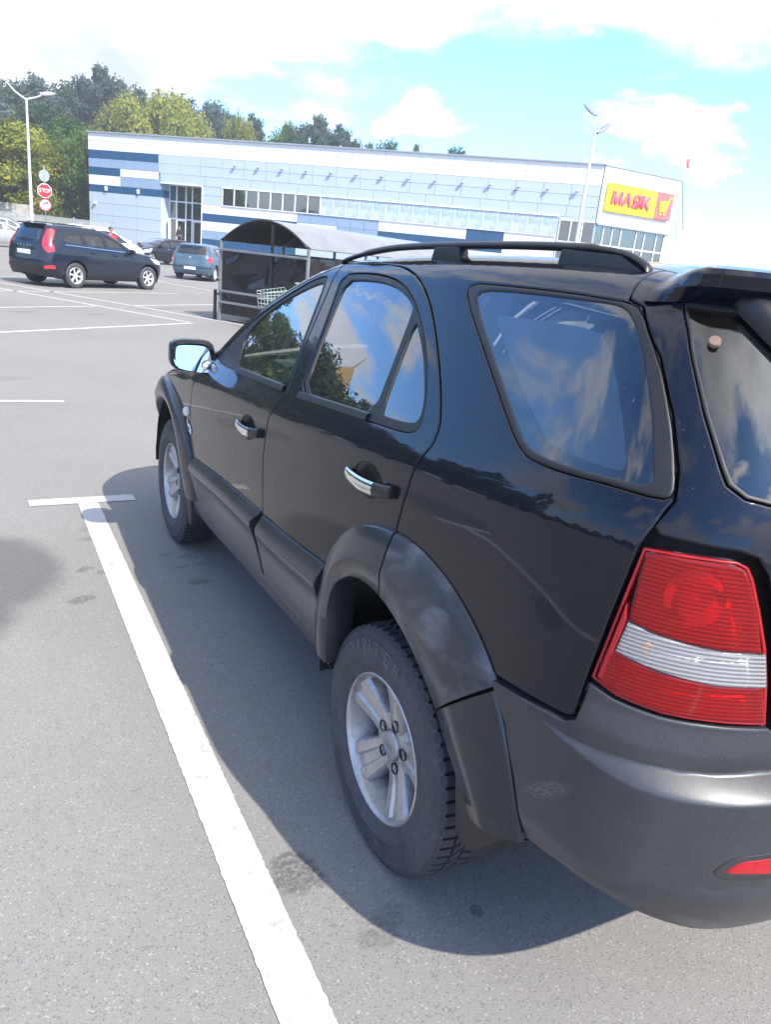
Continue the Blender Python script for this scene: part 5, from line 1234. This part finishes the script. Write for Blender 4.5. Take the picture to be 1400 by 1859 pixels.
# ink black hatchback, nose towards us
HK = dict(HB); HK.update(handle_mat=M_CHROME, spokes=5)
HK['surf'] = dict(HB['surf']); HK['patches'] = [('headlamp', [(2.70,.66),(3.14,.60),(3.18,.70),(2.95,.80),(2.55,.88)], M_HEAD, False, .006)] + HB['patches'][:2] + [('grille', [(3.30,.26),(3.65,.24),(3.65,.50),(3.30,.48)], M_GRILLE, True, .006)]
hk = Vector((-.86, -.51)).normalized()
fl_ = Vector((7.55, 46.0)); lft = Vector((-hk.y, hk.x))   # front-left wheel position
ra = fl_ - lft*.78 - hk*2.608
make_car(HK, M_INK, 'black hatchback with pale headlamps facing us in front of the entrance', 'cars in the car park', (ra.x, ra.y, 0), hk)
hw_ = Vector((.80, .60)).normalized()
HW = dict(HB); HW['surf'] = dict(HB['surf']); kz = 1.19
HW['surf']['zedge'] = [(y, z*kz) for y, z in HB['surf']['zedge']]; HW['surf']['belt'] = [(y, z*kz) for y, z in HB['surf']['belt']]; HW['surf']['crease'] = [(y, z*1.1) for y, z in HB['surf']['crease']]
HW['windows'] = [[(u, v*kz) for u, v in w_] for w_ in HB['windows']]; HW['screens'] = [(n_, [(u, v + .26) for u, v in w_]) for n_, w_ in HB['screens']]
HW['surf']['yr'] = [(v*1.12, y) for v, y in HB['surf']['yr']]; HW['mirror'] = (1.98, 1.18)
make_car(HW, M_WHITE, 'white tall car half hidden behind the navy crossover', 'cars in the car park', at_(146, 33), hw_)
hl = Vector((.86, .51)).normalized()
make_car(HB, M_SILVER, 'light silver car at the left edge, nearer of the two', 'cars in the car park', at_(-34, 46), Vector((1, .10)).normalized())
make_car(HW, M_GREYC, 'grey blue car at the left edge, behind the silver one', 'cars in the car park', at_(-22, 53), Vector((1, .05)).normalized())
# ------------------------------------------------------------------ trolley shelter
sh = empty('cart_shelter', (3.10, 15.86, 0), math.atan2(BX.y, BX.x), 'arched trolley shelter with dark brown panels and grey steel frame', 'shelter')
# local x runs across the near end, local y goes along the roof away from us
M_SHF = pmat('grey_frame_paint', (.20, .21, .22), .5, .3, var=.15, dirt=((.22, .09, .04), .35))
def smoked():
    t = NT('smoked_sheet'); c = t.co()
    f = t.noise(c, 1.1, 2, .4, 1.2)
    b = t.bsdf((.007, .006, .008), .10, 0, 0, .1, .5, t.bump(f, .8, .12))
    return t.m
M_SMOKE = smoked()
def rooft():
    t = NT('polycarbonate_roof'); c = t.co(); w = t.n('ShaderNodeTexWave', bands_direction='Y'); t.l(c, w.inputs[0]); w.inputs['Scale'].default_value = 3.0
    col = t.mix(t.rng(t.noise(c, 1.6, 4, .6), .3, .7), (.13, .135, .145), (.18, .185, .20))
    t.bsdf(col, .25, 0, .4, .1, .5, t.bump(w.outputs['Fac'], .08, .01))
    return t.m
M_ROOFT = rooft()
SW, SL, EZ, PZ = 2.45, 8.6, 1.74, .50
def az(x): return EZ + PZ*(1 - ((x - SW/2)/(SW/2))**2)
for i in range(4):
    rows_ = [[(SW*j/16 - (.06 if j == 0 else 0) + (.06 if j == 16 else 0), SL*i/4 + k, az(SW*j/16)) for j in range(17)] for k in (.01, SL/4 - .01)]
    b = MB().grid(rows_); o = b.build('roof_sheet', M_ROOFT, sh, smooth=True, fix=False)
    b = MB().grid([[(x, y, z - .012) for x, y, z in r_] for r_ in rows_]); b.build('roof_lining', pmat('roof_lining_dark', (.022, .020, .022), .6), sh, smooth=True)
for i in range(5):
    MB().tube([(SW*j/16, SL*i/4, az(SW*j/16) - .022) for j in range(17)], .022, 6).build('roof_hoop', M_GRILLE if i == 0 else M_SHF, sh, smooth=True)
    for x in (0, SW):
        MB().box((x, SL*i/4, EZ/2), (.06, .06, EZ)).build('post', M_SHF, sh, bevel=.008)
MB().box((SW*.60, 0, EZ*.5 + .2), (.05, .05, EZ + .42)).build('post', M_GRILLE, sh)
for z, y0 in ((1.545, -.035), (.66, -.035), (.42, -.035)): MB().box((SW/2, y0, z), (SW, .04, .05)).build('rail', M_SHF, sh, bevel=.006)
for x0, x1 in ((.05, SW*.60 - .03), (SW*.60 + .03, SW - .04)): 
    MB().box(((x0 + x1)/2, .012, .86), (x1 - x0, .012, 1.40)).build('end_panel', M_SMOKE, sh)
rows_ = [[(.04 + (SW - .08)*j/14, .0, az(.04 + (SW - .08)*j/14) - .05) for j in range(15)], [(.04 + (SW - .08)*j/14, .0, 1.72 + .02*math.sin(j)) for j in range(15)]]
for i in range(4): MB().box((SW, SL*(i + .5)/4, .86), (.012, SL/4 - .08, 1.40)).build('side_panel', M_SMOKE, sh)
rows2 = [[(.0 + SW*j/14, 2.2, az(SW*j/14) - .03) for j in range(15)], [(SW*j/14, 2.2, 1.62) for j in range(15)]]
MB().box((0, SL*.5, .86), (.012, SL - .2, 1.40)).build('side_panel', M_SMOKE, sh)
MB().box((-.12, -.02, .34), (.05, .06, .66)).build('bump_post', M_GRILLE, sh); MB().box((-.06, -.02, .58), (.16, .04, .04)).build('bump_rail', M_GRILLE, sh)
for k in range(1): pass
tr_ = empty('shopping_trolley', (3.10 + BX.x*1.95 - AX.x*.42, 15.86 + BX.y*1.95 - AX.y*.42, 0), math.atan2(BX.y, BX.x) - .3, 'pale green wire shopping trolley standing against the shelter', 'trolley')
M_TROL = pmat('trolley_grey_green', (.42, .52, .47), .4, .5)
f_ = MB(); f_.tube([(-.25, -.30, .12), (-.22, -.25, .30), (-.22, .28, .34)], .014, 6).tube([(.25, -.30, .12), (.22, -.25, .30), (.22, .28, .34)], .014, 6); f_.tube([(-.22, .25, .30), (-.23, .40, .95), (-.18, .46, 1.02), (.18, .46, 1.02), (.23, .40, .95), (.22, .25, .30)], .016, 6)
tag(f_.build('frame', M_TROL, tr_, smooth=True), kind='stuff')
bk = MB()
for i in range(9):
    t = i/8; zb_ = .40 + .02*t
    for sg in (-1, 1): bk.tube([(sg*(.17 + .05*t), -.32 + .66*t, .42 + .10*(1 - t)), (sg*(.20 + .06*t), -.36 + .72*t, .82 + .10*t)], .005, 4)
    bk.tube([(-.19, -.32 + .66*t, .42 + .10*(1 - t)), (.19, -.32 + .66*t, .42 + .10*(1 - t))], .005, 4)
for z_ in (.2, .5, .8, 1.0):
    for sg in (-1, 1): bk.tube([(sg*(.17 + .03*z_), -.32 - .04*z_, .52 + .30*z_), (sg*(.22 + .04*z_), .34 + .02*z_, .42 + .50*z_)], .006, 4)
    bk.tube([(-(.17 + .03*z_), -.32 - .04*z_, .52 + .30*z_), ((.17 + .03*z_), -.32 - .04*z_, .52 + .30*z_)], .006, 4)
tag(bk.build('wire_basket', M_TROL, tr_), kind='stuff')
MB().tube([(-.25, .46, 1.03), (.25, .46, 1.03)], .022, 8).build('push_handle', pmat('handle_green', (.25, .45, .33), .5), tr_, smooth=True)
for x, y in ((-.25, -.30), (.25, -.30), (-.22, .26), (.22, .26)): MB().lathe([(-.014, .0), (-.014, .055), (.014, .055), (.014, 0)], 'X', 14, (x, y, .06)).tube([(x, y, .06), (x*.95, y + .02, .30)], .012, 6).build('castor', M_RUB, tr_)

# ------------------------------------------------------------------ lamp posts
M_POLE = pmat('pole_white', (.68, .69, .70), .5, var=.06)
M_HEADL = pmat('lantern_white', (.70, .71, .73), .35, var=.05)
def lamp_post(base, h, arms, label, col=M_HEADL, hs=1.0, tl=.16):
    r_ = empty('lamp_post', base, 0, label, 'lamp post', 'car park lamp posts')
    MB().tube([(0, 0, 0), (0, 0, h*.5), (0, 0, h)], [.11, .085, .055], 12).build('pole', M_POLE, r_, smooth=True, angle=60)
    MB().lathe([(0, .20), (.03, .20), (.05, .13), (.25, .12)], 'Z', 16).build('base_plate', M_POLE, r_, smooth=True, angle=40)
    for dx, dy, L, rise in arms:
        d = Vector((dx, dy, 0)).normalized()
        MB().tube([(0, 0, h - .1), Vector((0, 0, h)) + d*L*.25 + Vector((0, 0, rise*.08)), Vector((0, 0, h)) + d*L*.6 + Vector((0, 0, rise*.4)), Vector((0, 0, h)) + d*L + Vector((0, 0, rise))], [.045, .042, .038, .035], 8).build('arm', M_POLE, r_, smooth=True, angle=60)
        e = Vector((0, 0, h)) + d*(L + .33) + Vector((0, 0, rise + .14)); sd = Vector((-d.y, d.x, 0)); up = Vector((0, 0, 1)); rows = []
        for i in range(9):
            t = i/8; k = math.sin(math.pi*min(max(t*.92 + .06, 0), 1))**.55; c_ = e + d*(-.42 + .84*t) + up*(tl*(t - .5))
            rows.append([c_ + sd*(.19*hs*k*math.cos(2*math.pi*j/12)) + up*(.11*hs*k*math.sin(2*math.pi*j/12)) for j in range(13)])
        MB().grid(rows).build('lantern', col, r_, smooth=True)
    return r_
lamp_post((1.72, 52.6, 0), 8.45, ((.75, .15, .85, .30), (-.8, .35, 1.1, .75)), 'white twin-arm lamp post at the left, beside the stop sign')
lamp_post((23.4, 27.75, 0), 8.0, ((-.12, .95, .20, .80), (.60, .10, .25, .10)), 'white lamp post standing in front of the shop sign, behind the SUV', pmat('lantern_grey', (.20, .22, .27), .4), 1.0, .55)
# ------------------------------------------------------------------ road signs on one post
sg_ = empty('sign_post', (2.80, 56.2, 0), R(0), 'grey post with a red stop sign between two round signs', 'road sign')
MB().tube([(0, 0, 0), (0, 0, 5.15)], .035, 8).build('post', M_STEEL, sg_, smooth=True)
M_SRED = pmat('sign_face_red', (.62, .012, .03), .4, var=.04); M_SWH = pmat('sign_face_white', (.80, .80, .80), .4, var=.03); M_SBACK = pmat('sign_back_grey', (.30, .36, .37), .5, .3)
def disc(nm, n, r_, z, y, mat, rot=0, sx=1): 
    return MB().prism([(sx*r_*math.cos(2*math.pi*i/n + rot), z + r_*math.sin(2*math.pi*i/n + rot)) for i in range(n)], y, y + .012, Matrix(((1, 0, 0, 0), (0, 0, 1, 0), (0, 1, 0, 0), (0, 0, 0, 1)))).build(nm, mat, sg_)
disc('stop_border', 8, .46, 3.62, -.075, M_SWH, R(22.5)); disc('stop_face', 8, .42, 3.62, -.09, M_SRED, R(22.5))
for i, ch in enumerate('STOP'): text_obj('sign_letter', ch, .34, .004, M_SWH, sg_, Matrix(((.85, 0, 0, -.27 + .18*i), (0, 0, -1, -.098), (0, 1, 0, 3.62), (0, 0, 0, 1))))
disc('round_border', 28, .37, 2.76, -.075, M_SRED); disc('round_face', 28, .31, 2.76, -.09, M_SWH); 
aw = MB(); aw.tube([(-.10, -.10, 2.60), (-.10, -.10, 2.78), (-.04, -.10, 2.90), (.08, -.10, 2.90)], .032, 6); aw.prism([(.06, 2.80), (.20, 2.90), (.06, 3.0)], -.11, -.09, Matrix(((1, 0, 0, 0), (0, 0, 1, 0), (0, 1, 0, 0), (0, 0, 0, 1)))); tag(aw.build('turn_arrow', M_GRILLE, sg_), kind='stuff')
MB().tube([(-.22, -.105, 2.98), (.22, -.105, 2.54)], .022, 5).build('sign_slash', M_SRED, sg_)
disc('round_back', 28, .36, 4.52, -.06, M_SBACK, 0, .88); MB().box((0, -.07, 4.52), (.10, .03, .66)).build('sign_bracket', M_STEEL, sg_)
# ------------------------------------------------------------------ fence and wall at the back left
fn = empty('wire_fence', (-30, 69.5, 0), 0, 'grey wire mesh fence along the trees at the left', 'fence')
def mesh_m():
    t = NT('fence_mesh'); c = t.co(); v = t.n('ShaderNodeTexBrick'); t.l(c, v.inputs[0])
    tr = t.n('ShaderNodeBsdfTransparent'); df = t.n('ShaderNodeBsdfDiffuse'); df.inputs[0].default_value = (.36, .38, .37, 1)
    m2 = t.n('ShaderNodeMixShader'); m2.inputs[0].default_value = .42; t.l(tr.outputs[0], m2.inputs[1]); t.l(df.outputs[0], m2.inputs[2]); t.l(m2.outputs[0], t.out.inputs[0])
    return t.m
M_FM = mesh_m()
for i in range(14):
    MB().box((i*3.0, 0, 1.15), (.10, .10, 2.3)).build('fence_post', M_STEEL, fn)
    if i < 13: 
        MB().box((i*3.0 + 1.5, 0, 1.12), (2.86, .01, 2.05)).build('mesh_panel', M_FM, fn)
        for z in (.1, 1.1, 2.17): MB().box((i*3.0 + 1.5, 0, z), (2.9, .035, .035)).build('fence_rail', M_STEEL, fn)
cw = empty('concrete_wall', (-30, 73.0, 0), 0, 'low weathered concrete wall behind the wire fence', 'wall')
for i in range(11): MB().box((i*3.0 + 1.5, 0, 1.45 + .5*(i % 3 == 0)), (2.96, .2, 2.9 + (i % 3 == 0))).build('wall_slab', pmat('weathered_concrete', (.30, .29, .27), .9, var=.3, scale=1.5, bump=.5), cw)
# ------------------------------------------------------------------ people
def skin_mesh(name, verts, edges, radii, mat, parent, root=0):
    me = bpy.data.meshes.new(name); me.from_pydata(verts, edges, []); me.update()
    o = bpy.data.objects.new(name, me); COL.objects.link(o)
    mod = o.modifiers.new('skin', 'SKIN'); sv = me.skin_vertices[0].data
    for i, r_ in enumerate(radii): sv[i].radius = r_ if isinstance(r_, tuple) else (r_, r_)
    sv[root].use_root = True
    ss = o.modifiers.new('sub', 'SUBSURF'); ss.levels = 2; ss.render_levels = 2
    dg = bpy.context.evaluated_depsgraph_get(); dg.update(); m2 = bpy.data.meshes.new_from_object(o.evaluated_get(dg))
    bpy.data.objects.remove(o); m2.polygons.foreach_set('use_smooth', [True]*len(m2.polygons)); m2.materials.clear()
    return mobj(name, m2, mat, parent)
M_SKIN = pmat('skin', (.42, .26, .20), .55, var=.08)
def person(loc, rz, top, legs, hair, label):
    r_ = empty('person', loc, rz, label, 'person')
    V = [(0,0,.98),(0,-.01,1.16),(0,0,1.36),(0,.01,1.49),(0,0,1.56),(0,-.02,1.66),(0,-.01,1.74), (.10,0,.90),(.11,-.02,.50),(.11,.02,.09),(.11,-.11,.04), (-.10,0,.90),(-.11,.03,.50),(-.11,.04,.09),(-.11,-.09,.04),
         (.19,0,1.42),(.25,.03,1.14),(.25,-.07,.90),(.25,-.09,.82),(-.19,0,1.42),(-.25,.03,1.14),(-.25,-.07,.90),(-.25,-.09,.82)]
    E_ = [(0,1),(1,2),(2,3),(3,4),(4,5),(5,6),(0,7),(7,8),(8,9),(9,10),(0,11),(11,12),(12,13),(13,14),(2,15),(15,16),(16,17),(17,18),(2,19),(19,20),(20,21),(21,22)]
    Rd = [(.15,.10),(.13,.09),(.16,.10),.06,.055,(.085,.10),(.065,.08),.085,.062,.042,(.045,.035),.085,.062,.042,(.045,.035),.06,.043,.032,(.02,.035),.06,.043,.032,(.02,.035)]
    skin_mesh('body', V, E_, Rd, M_SKIN, r_)
    for sg in (1, -1):
        for k in range(5):
            x = sg*.25; a = -.02 + .012*k
            if k < 4: MB().tube([(x, -.105 + .018*k, .80), (x + sg*.004, -.11 + .018*k, .755), (x - sg*.006, -.115 + .017*k, .72 + .006*abs(k - 1))], [.009, .008, .006], 6).build('finger', M_SKIN, r_, smooth=True)
            else: MB().tube([(x - sg*.01, -.12, .83), (x - sg*.02, -.15, .80), (x - sg*.02, -.16, .77)], [.010, .009, .007], 6).build('thumb', M_SKIN, r_, smooth=True)
    def sub(idx, grow): return [Rd[i] if i not in idx else None for i in range(len(Rd))]
    jv = [0,1,2,3,15,16,17,19,20,21]; mp = {v: i for i, v in enumerate(jv)}
    def gr(r_, k): return (r_[0] + k, r_[1] + k) if isinstance(r_, tuple) else r_ + k
    skin_mesh('jacket', [V[i] for i in jv], [(mp[a], mp[b]) for a, b in E_ if a in mp and b in mp], [gr(Rd[i], .034) for i in jv], top, r_)
    jv = [0,7,8,9,11,12,13]; mp = {v: i for i, v in enumerate(jv)}
    skin_mesh('trousers', [V[i] for i in jv], [(mp[a], mp[b]) for a, b in E_ if a in mp and b in mp], [gr(Rd[i], .016) for i in jv], legs, r_)
    h = MB(); rows = [[(.092*math.cos(t)*math.cos(p_), .012 + .105*math.sin(t)*math.cos(p_), 1.70 + .10*math.sin(p_)) for t in [2*math.pi*i/16 for i in range(17)]] for p_ in [R(-10 + 100*j/6) for j in range(7)]]
    h.grid(rows).build('hair', hair, r_, smooth=True)
    MB().tube([(0, -.115, 1.66), (0, -.135, 1.645)], [.014, .012], 6).build('nose', M_SKIN, r_, smooth=True)
    for sg in (1, -1):
        MB().lathe([(0, 0), (.004, .011), (0, .013)], 'Y', 10, (sg*.034, -.112, 1.685)).build('eye', M_GRILLE, r_); MB().lathe([(-.01, .0), (0, .028), (.01, 0)], 'X', 10, (sg*.09, 0, 1.67)).build('ear', M_SKIN, r_)
        MB().box((sg*.11, -.05, .03), (.09, .26, .06)).build('shoe', M_GRILLE, r_, bevel=.02, seg=2)
    MB().box((0, -.112, 1.615), (.05, .012, .012)).build('mouth', pmat('lips', (.35, .14, .12), .5), r_)
    return r_
M_REDSH = pmat('red_shirt', (.62, .02, .035), .8); M_BLK = pmat('black_cloth', (.015, .015, .018), .85); M_HAIR = pmat('brown_hair', (.06, .04, .03), .7); M_JEAN = pmat('denim', (.05, .08, .15), .85)
person(at_(201, 30.5), R(20), M_REDSH, M_JEAN, M_HAIR, 'person in a red shirt standing behind the navy crossover')
ep = FO_ + Matrix.Rotation(FRZ, 3, 'Z') @ Vector((8.75, .75, .74))
person(ep, FRZ + R(10), M_BLK, M_BLK, M_HAIR, 'person in black clothes standing in the supermarket entrance')
# ------------------------------------------------------------------ trees
def leaf_mat(name, a, b, c):
    t = NT(name); g = t.n('ShaderNodeNewGeometry'); ri = g.outputs['Random Per Island']; oi = t.n('ShaderNodeObjectInfo')
    col = t.mix(ri, a, b); col = t.mix(t.rng(t.noise(t.co(), .5, 3), .45, .70), col, c)
    hs = t.n('ShaderNodeHueSaturation'); t.l(col, hs.inputs['Color']); t.l(t.rng(oi.outputs['Random'], 0, 1, .75, 1.25), hs.inputs['Value'])
    df = t.n('ShaderNodeBsdfDiffuse'); t.l(hs.outputs[0], df.inputs[0]); tl = t.n('ShaderNodeBsdfTranslucent'); t.l(hs.outputs[0], tl.inputs[0])
    m2 = t.n('ShaderNodeMixShader'); m2.inputs[0].default_value = .3; t.l(df.outputs[0], m2.inputs[1]); t.l(tl.outputs[0], m2.inputs[2]); t.l(m2.outputs[0], t.out.inputs[0])
    return t.m
M_LD = leaf_mat('leaf_dark', (.036, .072, .040), (.078, .128, .064), (.065, .105, .072))
M_LM = leaf_mat('leaf_mid', (.055, .105, .022), (.115, .185, .040), (.09, .14, .03))
M_LY = leaf_mat('leaf_yellow', (.12, .165, .030), (.23, .25, .05), (.32, .28, .04))
M_LB = leaf_mat('leaf_bluish', (.062, .108, .096), (.120, .175, .145), (.09, .14, .125))
M_BARK = pmat('bark', (.075, .06, .05), .9, var=.4, scale=3, bump=.6, bscale=12)
def tree_meshes(seed, h, w_, base, n, leaf, narrow=1.0):
    """one trunk with limbs and a crown of leaf clumps gathered round the branch ends"""
    rg = random.Random(seed); tk = MB(); ends = []
    lean = Vector((rg.uniform(-.04, .04), rg.uniform(-.04, .04), 1))
    tk.tube([lean*(h*t) for t in (0, .25, .5, .75, .92)], [h*.020, h*.016, h*.011, h*.006, h*.002], 7)
    nb = 26
    for i in range(nb):
        t = base + (1 - base)*(i + .5)/nb*.97; a = i*2.4 + rg.uniform(-.4, .4); tt = (t - base)/(1 - base)
        L = w_*(.35 + .75*math.sin(math.pi*min(tt*.80 + .22, 1))**.8)*rg.uniform(.65, 1.15)*narrow
        p0 = lean*(h*t*.92); up = .35 + .5*tt
        p1 = p0 + Vector((math.cos(a)*L*.55, math.sin(a)*L*.55, L*up*.35)); p2 = p0 + Vector((math.cos(a)*L, math.sin(a)*L, L*up*.55 + rg.uniform(-.2, .2)))
        tk.tube([p0, p1, p2], [h*.007*(1 - .5*tt), h*.004, h*.0012], 5)
        ends += [(p2, 1.0), (p1 + (p2 - p1)*.4, .9), (p1, .7)]
    ends.append((lean*h*.96, .8))
    vs = []; fs = []
    for i in range(n):
        c, k = ends[rg.randrange(len(ends))]; s_ = w_*.30*k
        d = Vector((rg.gauss(0, 1), rg.gauss(0, 1), rg.gauss(0, .8))); d.normalize(); p = c + d*s_*rg.random()**.45
        nrm = (d + Vector((rg.gauss(0, .5), rg.gauss(0, .5), rg.gauss(0, .5) + .3))).normalized(); q = nrm.to_track_quat('Z', 'Y').to_matrix()
        ro = rg.uniform(0, 6.28); l = leaf*rg.uniform(.6, 1.35); wd = l*rg.uniform(.35, .6)
        k0 = len(vs)
        for x, y, z in ((-l, 0, 0), (0, -wd, l*.15), (l, 0, -l*.1), (0, wd, l*.15)):
            vs.append(tuple(p + q @ Vector((x*math.cos(ro) - y*math.sin(ro), x*math.sin(ro) + y*math.cos(ro), z))))
        fs.append((k0, k0 + 1, k0 + 2, k0 + 3))
    crown = bpy.data.meshes.new('crown'); crown.from_pydata(vs, [], fs); crown.update()
    return tk.mesh('trunk', True), crown
TV = {'round': tree_meshes(1, 14, 4.4, .22, 15000, .22), 'tall': tree_meshes(2, 18, 3.6, .18, 15000, .22), 'wide': tree_meshes(3, 11, 4.6, .10, 15000, .20), 'birch': tree_meshes(4, 16, 2.7, .25, 9000, .18), 'bush': tree_meshes(5, 7.5, 3.6, .04, 11000, .17)}
TREE_MATS = {}
def tree(kind, x, y, mat, label, sc_=1.0, rz=0, sz=None, group='trees round the car park', z=0):
    k = (kind, mat.name)
    if k not in TREE_MATS:
        c = TV[kind][1].copy(); c.materials.append(mat); TREE_MATS[k] = c
        if not TV[kind][0].materials: TV[kind][0].materials.append(M_BARK)
    r_ = empty('tree', (x, y, z), rz, label, 'tree', group); r_.scale = (sc_, sc_, sz or sc_)
    for nm, me in (('trunk', TV[kind][0]), ('crown', TREE_MATS[k])):
        o = bpy.data.objects.new(nm, me); COL.objects.link(o); o.parent = r_
    return r_
def at(px, depth):
    """ground point on the bearing of a picture column at the horizon"""
    d = cf + cr*((px - 700)/FPX) - cu*((394 + .1052*px - 929.5)/FPX); p = CAM + d*depth; return p.x, p.y
def top_at(px, py, depth):
    d = cf + cr*((px - 700)/FPX) - cu*((py - 929.5)/FPX); return (CAM + d*depth).z
HT = {'round': 14, 'tall': 18, 'wide': 11, 'birch': 16, 'bush': 7.5}
spec = [ # column, top row, depth, kind, leaf, width scale, label
 (-30, 212, 64, 'wide', M_LY, 1.05, 'yellowing broad tree cut by the left edge of the picture'),
 (28, 225, 68, 'wide', M_LY, .80, 'yellow-green tree behind the left lamp post'),
 (88, 250, 73, 'wide', M_LM, .85, 'mid green broad tree behind the stop sign'),
 (128, 214, 76, 'round', M_LM, .72, 'mid green upright tree right of the stop sign'),
 (158, 248, 74, 'bush', M_LM, 1.0, 'mid green bushy tree against the left corner of the supermarket'),
 (85, 196, 84, 'round', M_LD, .85, 'dark green tree between the lamp post and the stop sign, in the second row'),
 (-25, 150, 96, 'tall', M_LB, 1.2, 'grey green tall tree in the back row at the left edge'),
 (35, 155, 104, 'round', M_LD, 1.25, 'dark round tree in the back row above the left lamp arm'),
 (88, 152, 108, 'round', M_LB, 1.1, 'bluish tree in the back row left of the tall blue-green one'),
 (130, 160, 112, 'round', M_LD, 1.2, 'dark round tree in the back row above the stop sign'),
 (178, 124, 106, 'tall', M_LB, 1.25, 'tallest blue-green tree above the left corner of the supermarket'),
 (215, 150, 114, 'tall', M_LB, 1.1, 'blue-green tree just right of the tallest one'),
 (250, 172, 118, 'round', M_LD, 1.2, 'dark tree behind the yellow-green roof tree, left of centre'),
 (285, 178, 98, 'wide', M_LY, 1.05, 'broad yellow-green tree rising behind the supermarket roof'),
 (232, 192, 100, 'wide', M_LY, .9, 'yellow-green tree at the left flank of the broad roof tree'),
 (330, 200, 97, 'wide', M_LY, .7, 'yellow-green tree at the right flank of the broad roof tree'),
 (318, 184, 120, 'round', M_LD, 1.2, 'dark tree behind the yellow-green roof tree, right of centre'),
 (368, 188, 116, 'round', M_LB, 1.05, 'bluish round tree showing over the roof by the entrance'),
 (402, 205, 114, 'tall', M_LB, .95, 'bluish slim tree showing over the roof, right of the round one'),
 (430, 218, 106, 'wide', M_LY, .55, 'small yellowish tree top over the roof'),
 (455, 207, 110, 'tall', M_LD, .7, 'dark pointed tree top over the roof'),
 (508, 226, 112, 'round', M_LM, .85, 'greenish tree top over the roof left of the tall bluish pair'),
 (540, 236, 104, 'round', M_LD, .75, 'dark round tree top in front of the bluish pair'),
 (572, 208, 106, 'tall', M_LB, .95, 'left of the bluish pair of trees over the roof'),
 (604, 226, 104, 'tall', M_LB, .75, 'right of the bluish pair of trees over the roof'),
 (632, 256, 98, 'round', M_LD, .6, 'low dark tree top at the end of the row over the roof'),
 (656, 256, 96, 'birch', M_LD, .6, 'small dark tree tip over the roof, first of three'),
 (686, 258, 96, 'round', M_LD, .5, 'small dark tree tip over the roof, second of three'),
 (738, 256, 94, 'birch', M_LB, .6, 'small bluish tree tip over the roof, third of three'),
 (812, 270, 90, 'round', M_LD, .5, 'small dark tree top over the right half of the roof')]
for i, (px, py, dep, kd_, lf, s_, lb) in enumerate(spec):
    x, y = at(px, dep); tree(kd_, x, y, lf, lb, s_, i*1.7, top_at(px, py, dep)/HT[kd_]/1.04)
# trees on the left, out of the picture but mirrored in the side windows
rt = random.Random(11)
ORD = 'first second third fourth fifth sixth seventh eighth ninth tenth eleventh twelfth thirteenth fourteenth fifteenth sixteenth seventeenth eighteenth nineteenth twentieth twenty-first twenty-second twenty-third twenty-fourth'.split()
for i in range(15):
    a = R(97 + 2.7*i); d = 66 + rt.uniform(-5, 10) + i*.4
    tree(('round', 'wide', 'tall', 'round')[i % 4], d*math.cos(a), d*math.sin(a), (M_LD, M_LD, M_LM)[i % 3], ORD[i] + ' tree leftwards in the row left of the picture, mirrored in the SUV windows', rt.uniform(1.05, 1.3), i*2.1, rt.uniform(1.05, 1.2)*(.94 if i > 3 else .78), 'trees left of the picture')
for i in range(24):
    a = R(137 + 3*i); d = 105 + rt.uniform(-8, 12)
    tree(('round', 'wide', 'tall')[i % 3], d*math.cos(a), d*math.sin(a), M_LD, ORD[i] + ' distant dark tree leftwards beyond the left side of the car park', 1.2, i*1.3, .6, 'far trees left of the picture')
# white building with a golden roof, seen mirrored in the rear door window
ch = empty('white_tower_building', (-22.5, 64.0, 0), R(18), 'white building with a golden roof and blue and yellow bands, left of the picture', 'building'); ch.scale = (.8, .8, 1.22)
M_GOLD = pmat('gold_roof', (.36, .24, .09), .35, .3)
MB().box((0, 0, 4.6), (6, 6, 9.2)).build('wall', M_PW, ch); MB().box((0, 0, 10.9), (4.4, 4.4, 3.4)).build('tower', M_PW, ch)
MB().lathe([(12.55, 2.6), (13.0, 1.5), (13.7, .9), (14.4, .10), (15.6, .04)], 'Z', 8).build('roof', M_GOLD, ch)
for x in (-1.4, 0, 1.4): MB().box((x, -2.24, 11.2), (.6, .1, 1.2)).build('window', M_GRILLE, ch)
for x in (-2, 0, 2): MB().box((x, -3.04, 7.2), (1.0, .1, 1.5)).build('window', M_GRILLE, ch)
MB().box((.6, -3.2, 9.0), (7.2, .4, .8)).build('band', pmat('vivid_blue', (.02, .22, .60), .4), ch); MB().box((4.4, -3.0, 8.1), (3.0, 1.0, .9)).build('fascia', pmat('vivid_yellow', (.75, .50, .03), .5), ch)
# ------------------------------------------------------------------ thin haze over the car park
hz = MB().box((0, 60, 19), (2300, 2400, 40)); hzm = bpy.data.materials.new('haze_air'); hzm.use_nodes = True; hzt = hzm.node_tree; hzt.nodes.clear()
ho = hzt.nodes.new('ShaderNodeOutputMaterial'); hv_ = hzt.nodes.new('ShaderNodeVolumePrincipled'); hv_.inputs['Color'].default_value = (.86, .93, 1, 1); hv_.inputs['Density'].default_value = .0013; hv_.inputs['Anisotropy'].default_value = .2
hzt.links.new(hv_.outputs[0], ho.inputs['Volume'])
tag(hz.build('haze', hzm), kind='stuff')
